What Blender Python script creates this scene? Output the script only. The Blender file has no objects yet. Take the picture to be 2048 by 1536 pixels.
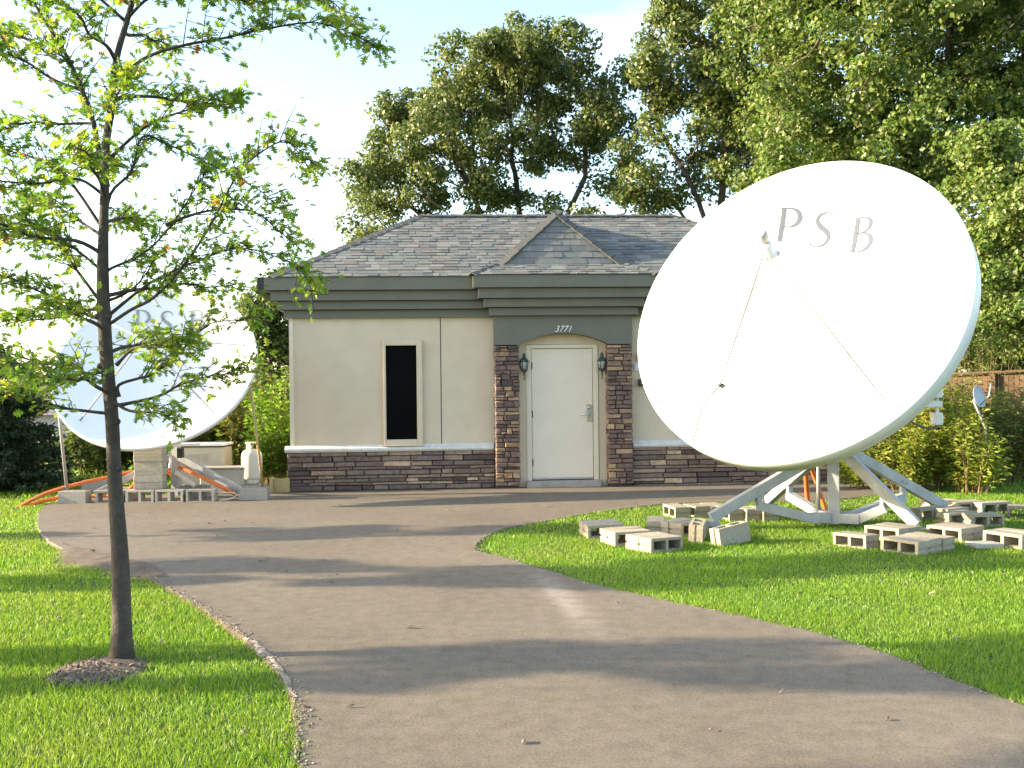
import bpy, math, random
import numpy as np
from mathutils import Vector, Matrix
from mathutils.geometry import tessellate_polygon

R = math.radians
random.seed(7)
rng = np.random.default_rng(11)
scene = bpy.context.scene
COL = scene.collection

# ------------------------------------------------------------------ camera, sky, sun, exposure
cam_data = bpy.data.cameras.new('camera')
cam_data.sensor_width = 36.0
cam_data.lens = 36.0 * 2054.0 / 2048.0
cam_data.clip_start = 0.05
cam_data.clip_end = 2000.0
cam = bpy.data.objects.new('camera', cam_data)
COL.objects.link(cam)
cam.matrix_world = Matrix.Translation((0, 0, 1.6)) @ Matrix.Rotation(R(90), 4, 'X') @ Matrix.Rotation(R(-0.65), 4, 'Z')
scene.camera = cam

SUN_EL = 15.5
SUN_AZ = -1.5   # degrees from the -X axis towards +Y
SUN_DIR = Vector((-math.cos(R(SUN_EL)) * math.cos(R(SUN_AZ)), math.cos(R(SUN_EL)) * math.sin(R(SUN_AZ)), math.sin(R(SUN_EL))))  # towards the sun
world = bpy.data.worlds.new('World')
scene.world = world
world.use_nodes = True
wn = world.node_tree.nodes
wl = world.node_tree.links
bg = wn['Background']
sky = wn.new('ShaderNodeTexSky')
sky.sky_type = 'NISHITA'
sky.sun_disc = False
sky.sun_elevation = R(SUN_EL)
sky.sun_rotation = math.atan2(SUN_DIR.x, SUN_DIR.y)
sky.altitude = 250.0
sky.air_density = 1.0
sky.dust_density = 1.5
sky.ozone_density = 1.0
# thin high cloud, the same over the whole sky
geo = wn.new('ShaderNodeTexCoord')
mp = wn.new('ShaderNodeMapping')
mp.inputs['Scale'].default_value = (1.3, 1.3, 5.0)
nz = wn.new('ShaderNodeTexNoise')
nz.inputs['Scale'].default_value = 2.6
nz.inputs['Detail'].default_value = 7.0
nz.inputs['Roughness'].default_value = 0.6
cr = wn.new('ShaderNodeMapRange')
cr.inputs['From Min'].default_value = 0.48
cr.inputs['From Max'].default_value = 0.80
cr.inputs['To Max'].default_value = 0.25
mixc = wn.new('ShaderNodeMix')
mixc.data_type = 'RGBA'
mixc.inputs['B'].default_value = (7.0, 6.8, 6.6, 1.0)
wl.new(geo.outputs['Generated'], mp.inputs['Vector'])
wl.new(mp.outputs['Vector'], nz.inputs['Vector'])
wl.new(nz.outputs['Fac'], cr.inputs['Value'])
wl.new(cr.outputs['Result'], mixc.inputs['Factor'])
wl.new(sky.outputs['Color'], mixc.inputs['A'])
wl.new(mixc.outputs['Result'], bg.inputs['Color'])
bg.inputs['Strength'].default_value = 0.15

sun_data = bpy.data.lights.new('sun', 'SUN')
sun_data.energy = 5.0
sun_data.angle = R(0.5)
sun_data.color = (1.0, 0.82, 0.58)
sun = bpy.data.objects.new('sun', sun_data)
COL.objects.link(sun)
sun.rotation_euler = SUN_DIR.to_track_quat('Z', 'Y').to_euler()
sun.location = (-20, 0, 20)

scene.view_settings.view_transform = 'Standard'
scene.view_settings.look = 'None'
scene.view_settings.gamma = 1.0
scene.view_settings.use_curve_mapping = False
scene.view_settings.exposure = 1.95
scene.render.engine = 'CYCLES'
scene.cycles.max_bounces = 8
scene.cycles.transparent_max_bounces = 8
scene.cycles.use_denoising = True

# ------------------------------------------------------------------ materials
def new_mat(name):
    m = bpy.data.materials.new(name)
    m.use_nodes = True
    nt = m.node_tree
    return m, nt.nodes, nt.links, nt.nodes['Principled BSDF']

def ramp(nodes, stops):
    r = nodes.new('ShaderNodeValToRGB')
    e = r.color_ramp.elements
    while len(e) > 1:
        e.remove(e[-1])
    e[0].position = stops[0][0]
    e[0].color = (*stops[0][1], 1)
    for p, c in stops[1:]:
        k = e.new(p)
        k.color = (*c, 1)
    return r

def noise(nodes, links, scale, detail=5, rough=0.55, coord='Object', w=None):
    t = nodes.new('ShaderNodeTexCoord')
    n = nodes.new('ShaderNodeTexNoise')
    n.inputs['Scale'].default_value = scale
    n.inputs['Detail'].default_value = detail
    n.inputs['Roughness'].default_value = rough
    links.new(t.outputs[coord], n.inputs['Vector'])
    if w is not None:
        n.noise_dimensions = '4D'
        mul = nodes.new('ShaderNodeMath')
        mul.operation = 'MULTIPLY'
        mul.inputs[1].default_value = 37.0
        links.new(w, mul.inputs[0])
        links.new(mul.outputs[0], n.inputs['W'])
    return n

def surface(name, c1, c2, scale=6, rough=0.7, bump=0.0, bscale=None, metal=0.0, spec=0.4, detail=6, speck=None, blotch=None):
    """painted / mineral surface: two tones mixed by noise, optional fine specks, optional broad blotches, bump"""
    m, N, L, P = new_mat(name)
    n = noise(N, L, scale, detail)
    r = ramp(N, [(0.3, c1), (0.7, c2)])
    L.new(n.outputs['Fac'], r.inputs['Fac'])
    out = r.outputs['Color']
    if blotch:
        b = noise(N, L, blotch[0], 4, 0.6)
        br = N.new('ShaderNodeMapRange')
        br.inputs['From Min'].default_value = 0.35
        br.inputs['From Max'].default_value = 0.7
        br.inputs['To Min'].default_value = 0.0
        br.inputs['To Max'].default_value = blotch[2]
        L.new(b.outputs['Fac'], br.inputs['Value'])
        mx = N.new('ShaderNodeMix')
        mx.data_type = 'RGBA'
        mx.inputs['B'].default_value = (*blotch[1], 1)
        L.new(br.outputs['Result'], mx.inputs['Factor'])
        L.new(out, mx.inputs['A'])
        out = mx.outputs['Result']
    if speck:
        v = noise(N, L, speck[0], 2, 0.7)
        vr = ramp(N, [(0.36, (speck[1],) * 3), (0.5, (1, 1, 1)), (0.66, (speck[2],) * 3)])
        L.new(v.outputs['Fac'], vr.inputs['Fac'])
        mx = N.new('ShaderNodeMix')
        mx.data_type = 'RGBA'
        mx.blend_type = 'MULTIPLY'
        mx.inputs['Factor'].default_value = 1
        L.new(out, mx.inputs['A'])
        L.new(vr.outputs['Color'], mx.inputs['B'])
        out = mx.outputs['Result']
    L.new(out, P.inputs['Base Color'])
    P.inputs['Roughness'].default_value = rough
    P.inputs['Metallic'].default_value = metal
    P.inputs['Specular IOR Level'].default_value = spec
    if bump:
        bn = noise(N, L, bscale or scale * 4, 4, 0.6)
        b = N.new('ShaderNodeBump')
        b.inputs['Strength'].default_value = bump
        b.inputs['Distance'].default_value = 0.01
        L.new(bn.outputs['Fac'], b.inputs['Height'])
        L.new(b.outputs['Normal'], P.inputs['Normal'])
    return m

def pieces(name, stops, rough=0.85, nscale=25, bump=0.4, amount=0.35, spec=0.3):
    """each separate piece takes its own tone from a palette, plus grain"""
    m, N, L, P = new_mat(name)
    oi = N.new('ShaderNodeObjectInfo')
    gi = N.new('ShaderNodeNewGeometry')
    add = N.new('ShaderNodeMath')
    add.operation = 'ADD'
    L.new(oi.outputs['Random'], add.inputs[0])
    L.new(gi.outputs['Random Per Island'], add.inputs[1])
    fr = N.new('ShaderNodeMath')
    fr.operation = 'FRACT'
    L.new(add.outputs[0], fr.inputs[0])
    r = ramp(N, stops)
    r.color_ramp.interpolation = 'LINEAR'
    L.new(fr.outputs[0], r.inputs['Fac'])
    n = noise(N, L, nscale, 6, 0.65, w=fr.outputs[0])
    nr = N.new('ShaderNodeMapRange')
    nr.inputs['From Min'].default_value = 0.25
    nr.inputs['From Max'].default_value = 0.75
    nr.inputs['To Min'].default_value = 1 - amount
    nr.inputs['To Max'].default_value = 1 + amount
    L.new(n.outputs['Fac'], nr.inputs['Value'])
    mx = N.new('ShaderNodeMix')
    mx.data_type = 'RGBA'
    mx.blend_type = 'MULTIPLY'
    mx.inputs['Factor'].default_value = 1
    L.new(r.outputs['Color'], mx.inputs['A'])
    L.new(nr.outputs['Result'], mx.inputs['B'])
    L.new(mx.outputs['Result'], P.inputs['Base Color'])
    P.inputs['Roughness'].default_value = rough
    P.inputs['Specular IOR Level'].default_value = spec
    if bump:
        b = N.new('ShaderNodeBump')
        b.inputs['Strength'].default_value = bump
        b.inputs['Distance'].default_value = 0.01
        L.new(n.outputs['Fac'], b.inputs['Height'])
        L.new(b.outputs['Normal'], P.inputs['Normal'])
    return m

def leafy(name, stops, trans=0.4, rough=0.55, broad=None):
    """leaves and blades: a tone of its own for each, light passing through"""
    m, N, L, P = new_mat(name)
    gi = N.new('ShaderNodeNewGeometry')
    oi = N.new('ShaderNodeObjectInfo')
    add = N.new('ShaderNodeMath')
    add.operation = 'ADD'
    L.new(oi.outputs['Random'], add.inputs[0])
    L.new(gi.outputs['Random Per Island'], add.inputs[1])
    fr = N.new('ShaderNodeMath')
    fr.operation = 'FRACT'
    L.new(add.outputs[0], fr.inputs[0])
    r = ramp(N, stops)
    L.new(fr.outputs[0], r.inputs['Fac'])
    out = r.outputs['Color']
    if broad:
        n = noise(N, L, broad[0], 4, 0.6)
        br = N.new('ShaderNodeMapRange')
        br.inputs['From Min'].default_value = 0.42
        br.inputs['From Max'].default_value = 0.68
        br.inputs['To Max'].default_value = broad[2]
        L.new(n.outputs['Fac'], br.inputs['Value'])
        mx = N.new('ShaderNodeMix')
        mx.data_type = 'RGBA'
        mx.inputs['B'].default_value = (*broad[1], 1)
        L.new(br.outputs['Result'], mx.inputs['Factor'])
        L.new(out, mx.inputs['A'])
        out = mx.outputs['Result']
    tr = N.new('ShaderNodeBsdfTranslucent')
    hs = N.new('ShaderNodeHueSaturation')
    hs.inputs['Value'].default_value = 1.5
    hs.inputs['Hue'].default_value = 0.485
    hs.inputs['Saturation'].default_value = 1.05
    L.new(out, hs.inputs['Color'])
    L.new(hs.outputs['Color'], tr.inputs['Color'])
    L.new(out, P.inputs['Base Color'])
    P.inputs['Roughness'].default_value = rough
    P.inputs['Specular IOR Level'].default_value = 0.35
    ms = N.new('ShaderNodeMixShader')
    ms.inputs['Fac'].default_value = trans
    L.new(P.outputs['BSDF'], ms.inputs[1])
    L.new(tr.outputs['BSDF'], ms.inputs[2])
    L.new(ms.outputs['Shader'], N['Material Output'].inputs['Surface'])
    return m

M = {}
M['stucco'] = surface('stucco', (0.60, 0.50, 0.36), (0.66, 0.56, 0.41), 3, 0.9, 0.25, 160, blotch=(0.8, (0.50, 0.42, 0.31), 0.35))
M['trim_cream'] = surface('trim_cream', (0.66, 0.58, 0.44), (0.72, 0.64, 0.50), 5, 0.7, 0.08, 90)
M['sill'] = surface('sill', (0.62, 0.60, 0.56), (0.74, 0.72, 0.68), 8, 0.8, 0.15, 80, blotch=(5, (0.40, 0.37, 0.32), 0.4))
M['green_trim'] = surface('green_trim', (0.124, 0.125, 0.095), (0.147, 0.148, 0.114), 4, 0.65, 0.05, 120, blotch=(1.2, (0.13, 0.13, 0.11), 0.4))
M['door'] = surface('door_paint', (0.70, 0.61, 0.49), (0.75, 0.66, 0.535), 2.5, 0.5, 0.04, 200, blotch=(1.5, (0.60, 0.52, 0.41), 0.35))
M['steel'] = surface('brushed_steel', (0.45, 0.46, 0.48), (0.62, 0.63, 0.65), 30, 0.28, metal=1.0)
M['bronze'] = surface('dark_bronze', (0.035, 0.04, 0.035), (0.09, 0.11, 0.09), 20, 0.45, metal=0.6)
M['concrete'] = surface('step_concrete', (0.26, 0.24, 0.21), (0.36, 0.33, 0.29), 10, 0.9, 0.3, 60)
M['stone'] = pieces('ledge_stone', [(0.0, (0.095, 0.068, 0.062)), (0.22, (0.165, 0.12, 0.10)), (0.42, (0.24, 0.175, 0.135)), (0.6, (0.14, 0.103, 0.095)), (0.76, (0.30, 0.215, 0.155)), (0.88, (0.50, 0.37, 0.25)), (1.0, (0.20, 0.15, 0.13))], 0.9, 18, 0.7, 0.45)
M['stone_pier'] = pieces('pier_stone', [(0.0, (0.10, 0.07, 0.062)), (0.2, (0.16, 0.11, 0.09)), (0.42, (0.21, 0.14, 0.105)), (0.58, (0.135, 0.095, 0.09)), (0.72, (0.31, 0.20, 0.12)), (0.88, (0.42, 0.28, 0.165)), (1.0, (0.19, 0.14, 0.125))], 0.9, 18, 0.7, 0.45)
M['mortar'] = surface('dark_mortar', (0.045, 0.038, 0.036), (0.07, 0.06, 0.055), 20, 0.95, 0.3)  # dark mortar tone for stone beds and control joints
M['shingle'] = pieces('asphalt_shingle', [(0.0, (0.078, 0.090, 0.095)), (0.15, (0.134, 0.142, 0.136)), (0.35, (0.174, 0.170, 0.151)), (0.5, (0.101, 0.115, 0.121)), (0.65, (0.207, 0.205, 0.184)), (0.8, (0.125, 0.148, 0.140)), (0.92, (0.157, 0.137, 0.117)), (1.0, (0.090, 0.101, 0.108))], 0.95, 60, 0.3, 0.3)
M['cap'] = pieces('cap_shingle', [(0.0, (0.072, 0.077, 0.074)), (0.35, (0.10, 0.102, 0.095)), (0.7, (0.082, 0.087, 0.083)), (1.0, (0.112, 0.108, 0.096))], 0.95, 50, 0.3, 0.25)
M['underlay'] = surface('roof_deck', (0.05, 0.05, 0.052), (0.08, 0.078, 0.075), 12, 0.95)
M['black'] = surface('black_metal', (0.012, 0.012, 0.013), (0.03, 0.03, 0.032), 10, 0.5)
M['white_paint'] = surface('white_antenna_paint', (0.78, 0.78, 0.77), (0.82, 0.82, 0.81), 3, 0.45, blotch=(1.4, (0.68, 0.67, 0.64), 0.25))
M['galv'] = surface('galvanised_steel', (0.33, 0.34, 0.35), (0.44, 0.45, 0.46), 9, 0.5, 0.05, 60, metal=0.1, blotch=(3, (0.24, 0.245, 0.25), 0.6))
M['strut_grey'] = surface('grey_strut', (0.19, 0.205, 0.18), (0.23, 0.245, 0.22), 9, 0.9, spec=0.1)
M['lettering'] = surface('grey_lettering', (0.30, 0.30, 0.305), (0.34, 0.34, 0.345), 8, 0.9, spec=0.1)
M['lettering_sunlit'] = surface('grey_lettering_sunlit', (0.10, 0.113, 0.14), (0.11, 0.123, 0.15), 8, 1.0, spec=0.0)  # same lettering, colour darkened and blued to counter the sun on this dish
M['number_white'] = surface('white_number', (0.75, 0.75, 0.75), (0.85, 0.85, 0.85), 10, 0.4)
M['cmu'] = pieces('concrete_block', [(0.0, (0.29, 0.255, 0.185)), (0.35, (0.35, 0.31, 0.23)), (0.7, (0.26, 0.23, 0.178)), (1.0, (0.37, 0.325, 0.24))], 0.95, 45, 0.7, 0.28)
M['cmu_grey'] = pieces('grey_block', [(0.0, (0.30, 0.28, 0.25)), (0.5, (0.37, 0.345, 0.305)), (1.0, (0.42, 0.39, 0.34))], 0.95, 45, 0.7, 0.25)
M['beige'] = surface('beige_cabinet', (0.42, 0.40, 0.34), (0.50, 0.47, 0.41), 4, 0.6, blotch=(3, (0.33, 0.31, 0.26), 0.35))
M['tank'] = surface('tank_paint', (0.62, 0.57, 0.47), (0.70, 0.66, 0.56), 4, 0.45, blotch=(5, (0.48, 0.40, 0.28), 0.4))
M['orange'] = surface('orange_conduit', (0.62, 0.13, 0.025), (0.74, 0.19, 0.045), 8, 0.5, blotch=(10, (0.42, 0.12, 0.05), 0.35))
M['wood'] = pieces('fence_wood', [(0.0, (0.135, 0.085, 0.05)), (0.5, (0.175, 0.115, 0.068)), (1.0, (0.11, 0.072, 0.045))], 0.85, 9, 0.3, 0.35)
M['lumber'] = surface('pale_lumber', (0.40, 0.29, 0.13), (0.50, 0.37, 0.18), 7, 0.8, 0.2)
M['cable'] = surface('cable', (0.10, 0.10, 0.09), (0.16, 0.155, 0.14), 12, 0.6)
M['grey_dish'] = surface('grey_small_dish', (0.36, 0.40, 0.44), (0.42, 0.46, 0.50), 5, 0.7)
M['siding'] = surface('grey_siding', (0.34, 0.32, 0.34), (0.40, 0.38, 0.40), 4, 0.8)
M['far_roof'] = surface('far_roof', (0.13, 0.12, 0.125), (0.18, 0.17, 0.17), 8, 0.9)
M['white_trim'] = surface('white_trim', (0.72, 0.72, 0.73), (0.8, 0.8, 0.8), 5, 0.5)
M['red_device'] = surface('red_device', (0.28, 0.05, 0.03), (0.36, 0.07, 0.04), 6, 0.5)
M['bark_young'] = surface('young_bark', (0.045, 0.038, 0.03), (0.085, 0.072, 0.058), 9, 0.9, 0.9, 45, blotch=(14, (0.028, 0.024, 0.02), 0.6))
M['bark'] = surface('oak_bark', (0.055, 0.045, 0.035), (0.11, 0.09, 0.07), 6, 0.95, 0.8, 20)
M['chips'] = pieces('wood_chips', [(0.0, (0.07, 0.05, 0.038)), (0.5, (0.14, 0.105, 0.08)), (1.0, (0.24, 0.19, 0.155))], 0.95, 30, 0.3, 0.3)
M['gravel'] = pieces('edge_gravel', [(0.0, (0.14, 0.11, 0.085)), (0.5, (0.22, 0.18, 0.15)), (1.0, (0.34, 0.30, 0.26))], 0.95, 40, 0.3, 0.25)
M['dirt'] = surface('dirt', (0.075, 0.055, 0.038), (0.15, 0.115, 0.082), 9, 0.98, 0.8, 60, speck=(90, 0.6, 1.35))
M['gravel_strip'] = surface('crumbled_strip', (0.16, 0.145, 0.12), (0.30, 0.275, 0.24), 14, 0.95, 0.8, 60, speck=(90, 0.5, 1.3))
M['soil'] = surface('lawn_soil', (0.045, 0.075, 0.018), (0.075, 0.115, 0.028), 7, 0.98, 0.6, 60, speck=(60, 0.5, 1.3))

M['leaf_young'] = leafy('young_oak_leaf', [(0.0, (0.075, 0.175, 0.02)), (0.3, (0.115, 0.23, 0.026)), (0.6, (0.17, 0.275, 0.034)), (0.85, (0.25, 0.31, 0.045)), (0.988, (0.13, 0.18, 0.03)), (0.993, (0.26, 0.13, 0.04)), (1.0, (0.18, 0.08, 0.03))], 0.52, 0.4)
M['leaf_oak'] = leafy('oak_leaf', [(0.0, (0.065, 0.11, 0.027)), (0.4, (0.105, 0.152, 0.038)), (0.75, (0.15, 0.19, 0.055)), (0.94, (0.21, 0.23, 0.09)), (1.0, (0.28, 0.27, 0.15))], 0.36, 0.40)
M['leaf_oak_bright'] = leafy('oak_leaf_bright', [(0.0, (0.062, 0.12, 0.02)), (0.4, (0.105, 0.175, 0.032)), (0.75, (0.155, 0.215, 0.048)), (0.94, (0.22, 0.25, 0.09)), (1.0, (0.28, 0.27, 0.15))], 0.36, 0.40)
M['leaf_far'] = leafy('far_leaf', [(0.0, (0.03, 0.052, 0.025)), (0.6, (0.05, 0.075, 0.032)), (1.0, (0.08, 0.10, 0.045))], 0.2)
M['leaf_shrub'] = leafy('shrub_leaf', [(0.0, (0.045, 0.085, 0.018)), (0.5, (0.08, 0.13, 0.024)), (1.0, (0.13, 0.17, 0.035))], 0.35)
M['leaf_bright'] = leafy('bright_leaf', [(0.0, (0.07, 0.17, 0.016)), (0.5, (0.11, 0.24, 0.022)), (1.0, (0.17, 0.29, 0.035))], 0.4)
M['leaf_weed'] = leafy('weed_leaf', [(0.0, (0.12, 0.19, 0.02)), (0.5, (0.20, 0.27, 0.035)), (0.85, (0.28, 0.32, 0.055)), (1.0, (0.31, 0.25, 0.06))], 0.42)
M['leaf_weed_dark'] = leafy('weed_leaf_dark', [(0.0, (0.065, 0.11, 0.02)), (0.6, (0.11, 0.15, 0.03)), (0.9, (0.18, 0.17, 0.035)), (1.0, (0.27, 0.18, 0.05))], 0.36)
M['needles'] = leafy('spruce_needles', [(0.0, (0.02, 0.045, 0.02)), (0.6, (0.032, 0.065, 0.028)), (1.0, (0.06, 0.10, 0.045))], 0.1)
M['grass'] = leafy('grass_blade', [(0.0, (0.085, 0.20, 0.014)), (0.4, (0.125, 0.26, 0.018)), (0.75, (0.17, 0.31, 0.026)), (0.95, (0.24, 0.36, 0.045)), (1.0, (0.34, 0.33, 0.11))], 0.4, 0.45, broad=(0.8, (0.24, 0.28, 0.045), 0.35))
M['stem'] = surface('weed_stem', (0.15, 0.10, 0.05), (0.21, 0.15, 0.07), 20, 0.9)

def glass_dark():
    m, N, L, P = new_mat('dark_window_glass')
    n = noise(N, L, 1.5, 2)
    r = ramp(N, [(0.3, (0.0015, 0.0015, 0.0015)), (0.7, (0.003, 0.003, 0.003))])
    L.new(n.outputs['Fac'], r.inputs['Fac'])
    L.new(r.outputs['Color'], P.inputs['Base Color'])
    P.inputs['Roughness'].default_value = 0.6
    P.inputs['Specular IOR Level'].default_value = 0.05
    return m
M['window_glass'] = glass_dark()
def lamp_glass():
    m, N, L, P = new_mat('seeded_lamp_glass')
    n = noise(N, L, 40, 2)
    r = ramp(N, [(0.3, (0.55, 0.60, 0.58)), (0.7, (0.75, 0.80, 0.78))])
    L.new(n.outputs['Fac'], r.inputs['Fac'])
    L.new(r.outputs['Color'], P.inputs['Base Color'])
    P.inputs['Roughness'].default_value = 0.15
    P.inputs['Transmission Weight'].default_value = 0.5
    return m
M['lamp_glass'] = lamp_glass()

def asphalt():
    m, N, L, P = new_mat('asphalt')
    tc = N.new('ShaderNodeTexCoord')
    big = noise(N, L, 0.7, 5, 0.6)
    mid = noise(N, L, 9, 4, 0.6)
    fine = noise(N, L, 75, 5, 0.85)
    r = ramp(N, [(0.3, (0.149, 0.124, 0.091)), (0.7, (0.189, 0.16, 0.118))])
    L.new(big.outputs['Fac'], r.inputs['Fac'])
    r2 = ramp(N, [(0.3, (0.82, 0.82, 0.83)), (0.7, (1.12, 1.11, 1.10))])
    L.new(mid.outputs['Fac'], r2.inputs['Fac'])
    r3 = ramp(N, [(0.30, (0.42, 0.42, 0.43)), (0.48, (0.95, 0.95, 0.95)), (0.62, (1.3, 1.27, 1.22)), (0.74, (2.0, 1.95, 1.85))])
    L.new(fine.outputs['Fac'], r3.inputs['Fac'])
    out = r.outputs['Color']
    for s in (r2, r3):
        mx = N.new('ShaderNodeMix')
        mx.data_type = 'RGBA'
        mx.blend_type = 'MULTIPLY'
        mx.inputs['Factor'].default_value = 1
        L.new(out, mx.inputs['A'])
        L.new(s.outputs['Color'], mx.inputs['B'])
        out = mx.outputs['Result']
    # pale worn streak where sand has washed across the lane
    sep = N.new('ShaderNodeSeparateXYZ')
    L.new(tc.outputs['Object'], sep.inputs[0])
    def lin(ax, ay, c):
        a = N.new('ShaderNodeMath'); a.operation = 'MULTIPLY_ADD'
        a.inputs[1].default_value = ax; a.inputs[2].default_value = c
        L.new(sep.outputs['X'], a.inputs[0])
        b = N.new('ShaderNodeMath'); b.operation = 'MULTIPLY_ADD'
        b.inputs[1].default_value = ay
        L.new(sep.outputs['Y'], b.inputs[0]); L.new(a.outputs[0], b.inputs[2])
        return b.outputs[0]
    def gauss(sock, w):
        d = N.new('ShaderNodeMath'); d.operation = 'DIVIDE'; d.inputs[1].default_value = w
        L.new(sock, d.inputs[0])
        p = N.new('ShaderNodeMath'); p.operation = 'POWER'; p.inputs[1].default_value = 2
        ab = N.new('ShaderNodeMath'); ab.operation = 'ABSOLUTE'
        L.new(d.outputs[0], ab.inputs[0]); L.new(ab.outputs[0], p.inputs[0])
        n = N.new('ShaderNodeMath'); n.operation = 'MULTIPLY'; n.inputs[1].default_value = -1
        L.new(p.outputs[0], n.inputs[0])
        e = N.new('ShaderNodeMath'); e.operation = 'EXPONENT'
        L.new(n.outputs[0], e.inputs[0])
        return e.outputs[0]
    # centre (0.36, 7.6), running along (0.14, -0.99)
    across = lin(0.99, 0.14, -(0.99 * 0.36 + 0.14 * 7.6))
    along = lin(0.14, -0.99, -(0.14 * 0.36 - 0.99 * 7.6))
    mlt = N.new('ShaderNodeMath'); mlt.operation = 'MULTIPLY'
    L.new(gauss(across, 0.11), mlt.inputs[0]); L.new(gauss(along, 0.95), mlt.inputs[1])
    m2 = N.new('ShaderNodeMath'); m2.operation = 'MULTIPLY'
    L.new(mlt.outputs[0], m2.inputs[0])
    mm = N.new('ShaderNodeMapRange'); mm.inputs['From Min'].default_value = 0.3; mm.inputs['From Max'].default_value = 0.65
    mm.inputs['To Min'].default_value = 0.35; mm.inputs['To Max'].default_value = 1.0
    L.new(mid.outputs['Fac'], mm.inputs['Value']); L.new(mm.outputs['Result'], m2.inputs[1])
    mx = N.new('ShaderNodeMix'); mx.data_type = 'RGBA'
    mx.inputs['B'].default_value = (0.30, 0.26, 0.215, 1)
    L.new(m2.outputs[0], mx.inputs['Factor']); L.new(out, mx.inputs['A'])
    L.new(mx.outputs['Result'], P.inputs['Base Color'])
    P.inputs['Roughness'].default_value = 0.9
    P.inputs['Specular IOR Level'].default_value = 0.25
    b = N.new('ShaderNodeBump'); b.inputs['Strength'].default_value = 0.5; b.inputs['Distance'].default_value = 0.006
    L.new(fine.outputs['Fac'], b.inputs['Height']); L.new(b.outputs['Normal'], P.inputs['Normal'])
    return m
M['asphalt'] = asphalt()

# ------------------------------------------------------------------ object helpers
ORIGIN = {}
def tag(o, label=None, cat=None, group=None, kind=None):
    if label: o['label'] = label
    if cat: o['category'] = cat
    if group: o['group'] = group
    if kind: o['kind'] = kind
    return o

def empty(name, loc=(0, 0, 0), rz=0.0):
    e = bpy.data.objects.new(name, None)
    e.empty_display_size = 0.2
    COL.objects.link(e)
    e.location = loc
    e.rotation_euler = (0, 0, rz)
    return e

def link(name, me, material, parent=None):
    o = bpy.data.objects.new(name, me)
    COL.objects.link(o)
    if material is not None and not me.materials:
        me.materials.append(M[material] if isinstance(material, str) else material)
    o.parent = parent
    return o

def nmesh(name, V, F, smooth=False):
    """fast mesh from arrays, all faces the same size"""
    V = np.asarray(V, dtype=np.float32); F = np.asarray(F, dtype=np.int32)
    me = bpy.data.meshes.new(name)
    me.vertices.add(len(V)); me.vertices.foreach_set('co', V.ravel())
    k = F.shape[1]
    me.loops.add(F.size); me.loops.foreach_set('vertex_index', F.ravel())
    me.polygons.add(len(F))
    me.polygons.foreach_set('loop_start', np.arange(0, F.size, k, dtype=np.int32))
    me.polygons.foreach_set('loop_total', np.full(len(F), k, dtype=np.int32))
    if smooth:
        me.polygons.foreach_set('use_smooth', np.ones(len(F), dtype=bool))
    me.update(calc_edges=True)
    return me

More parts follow.
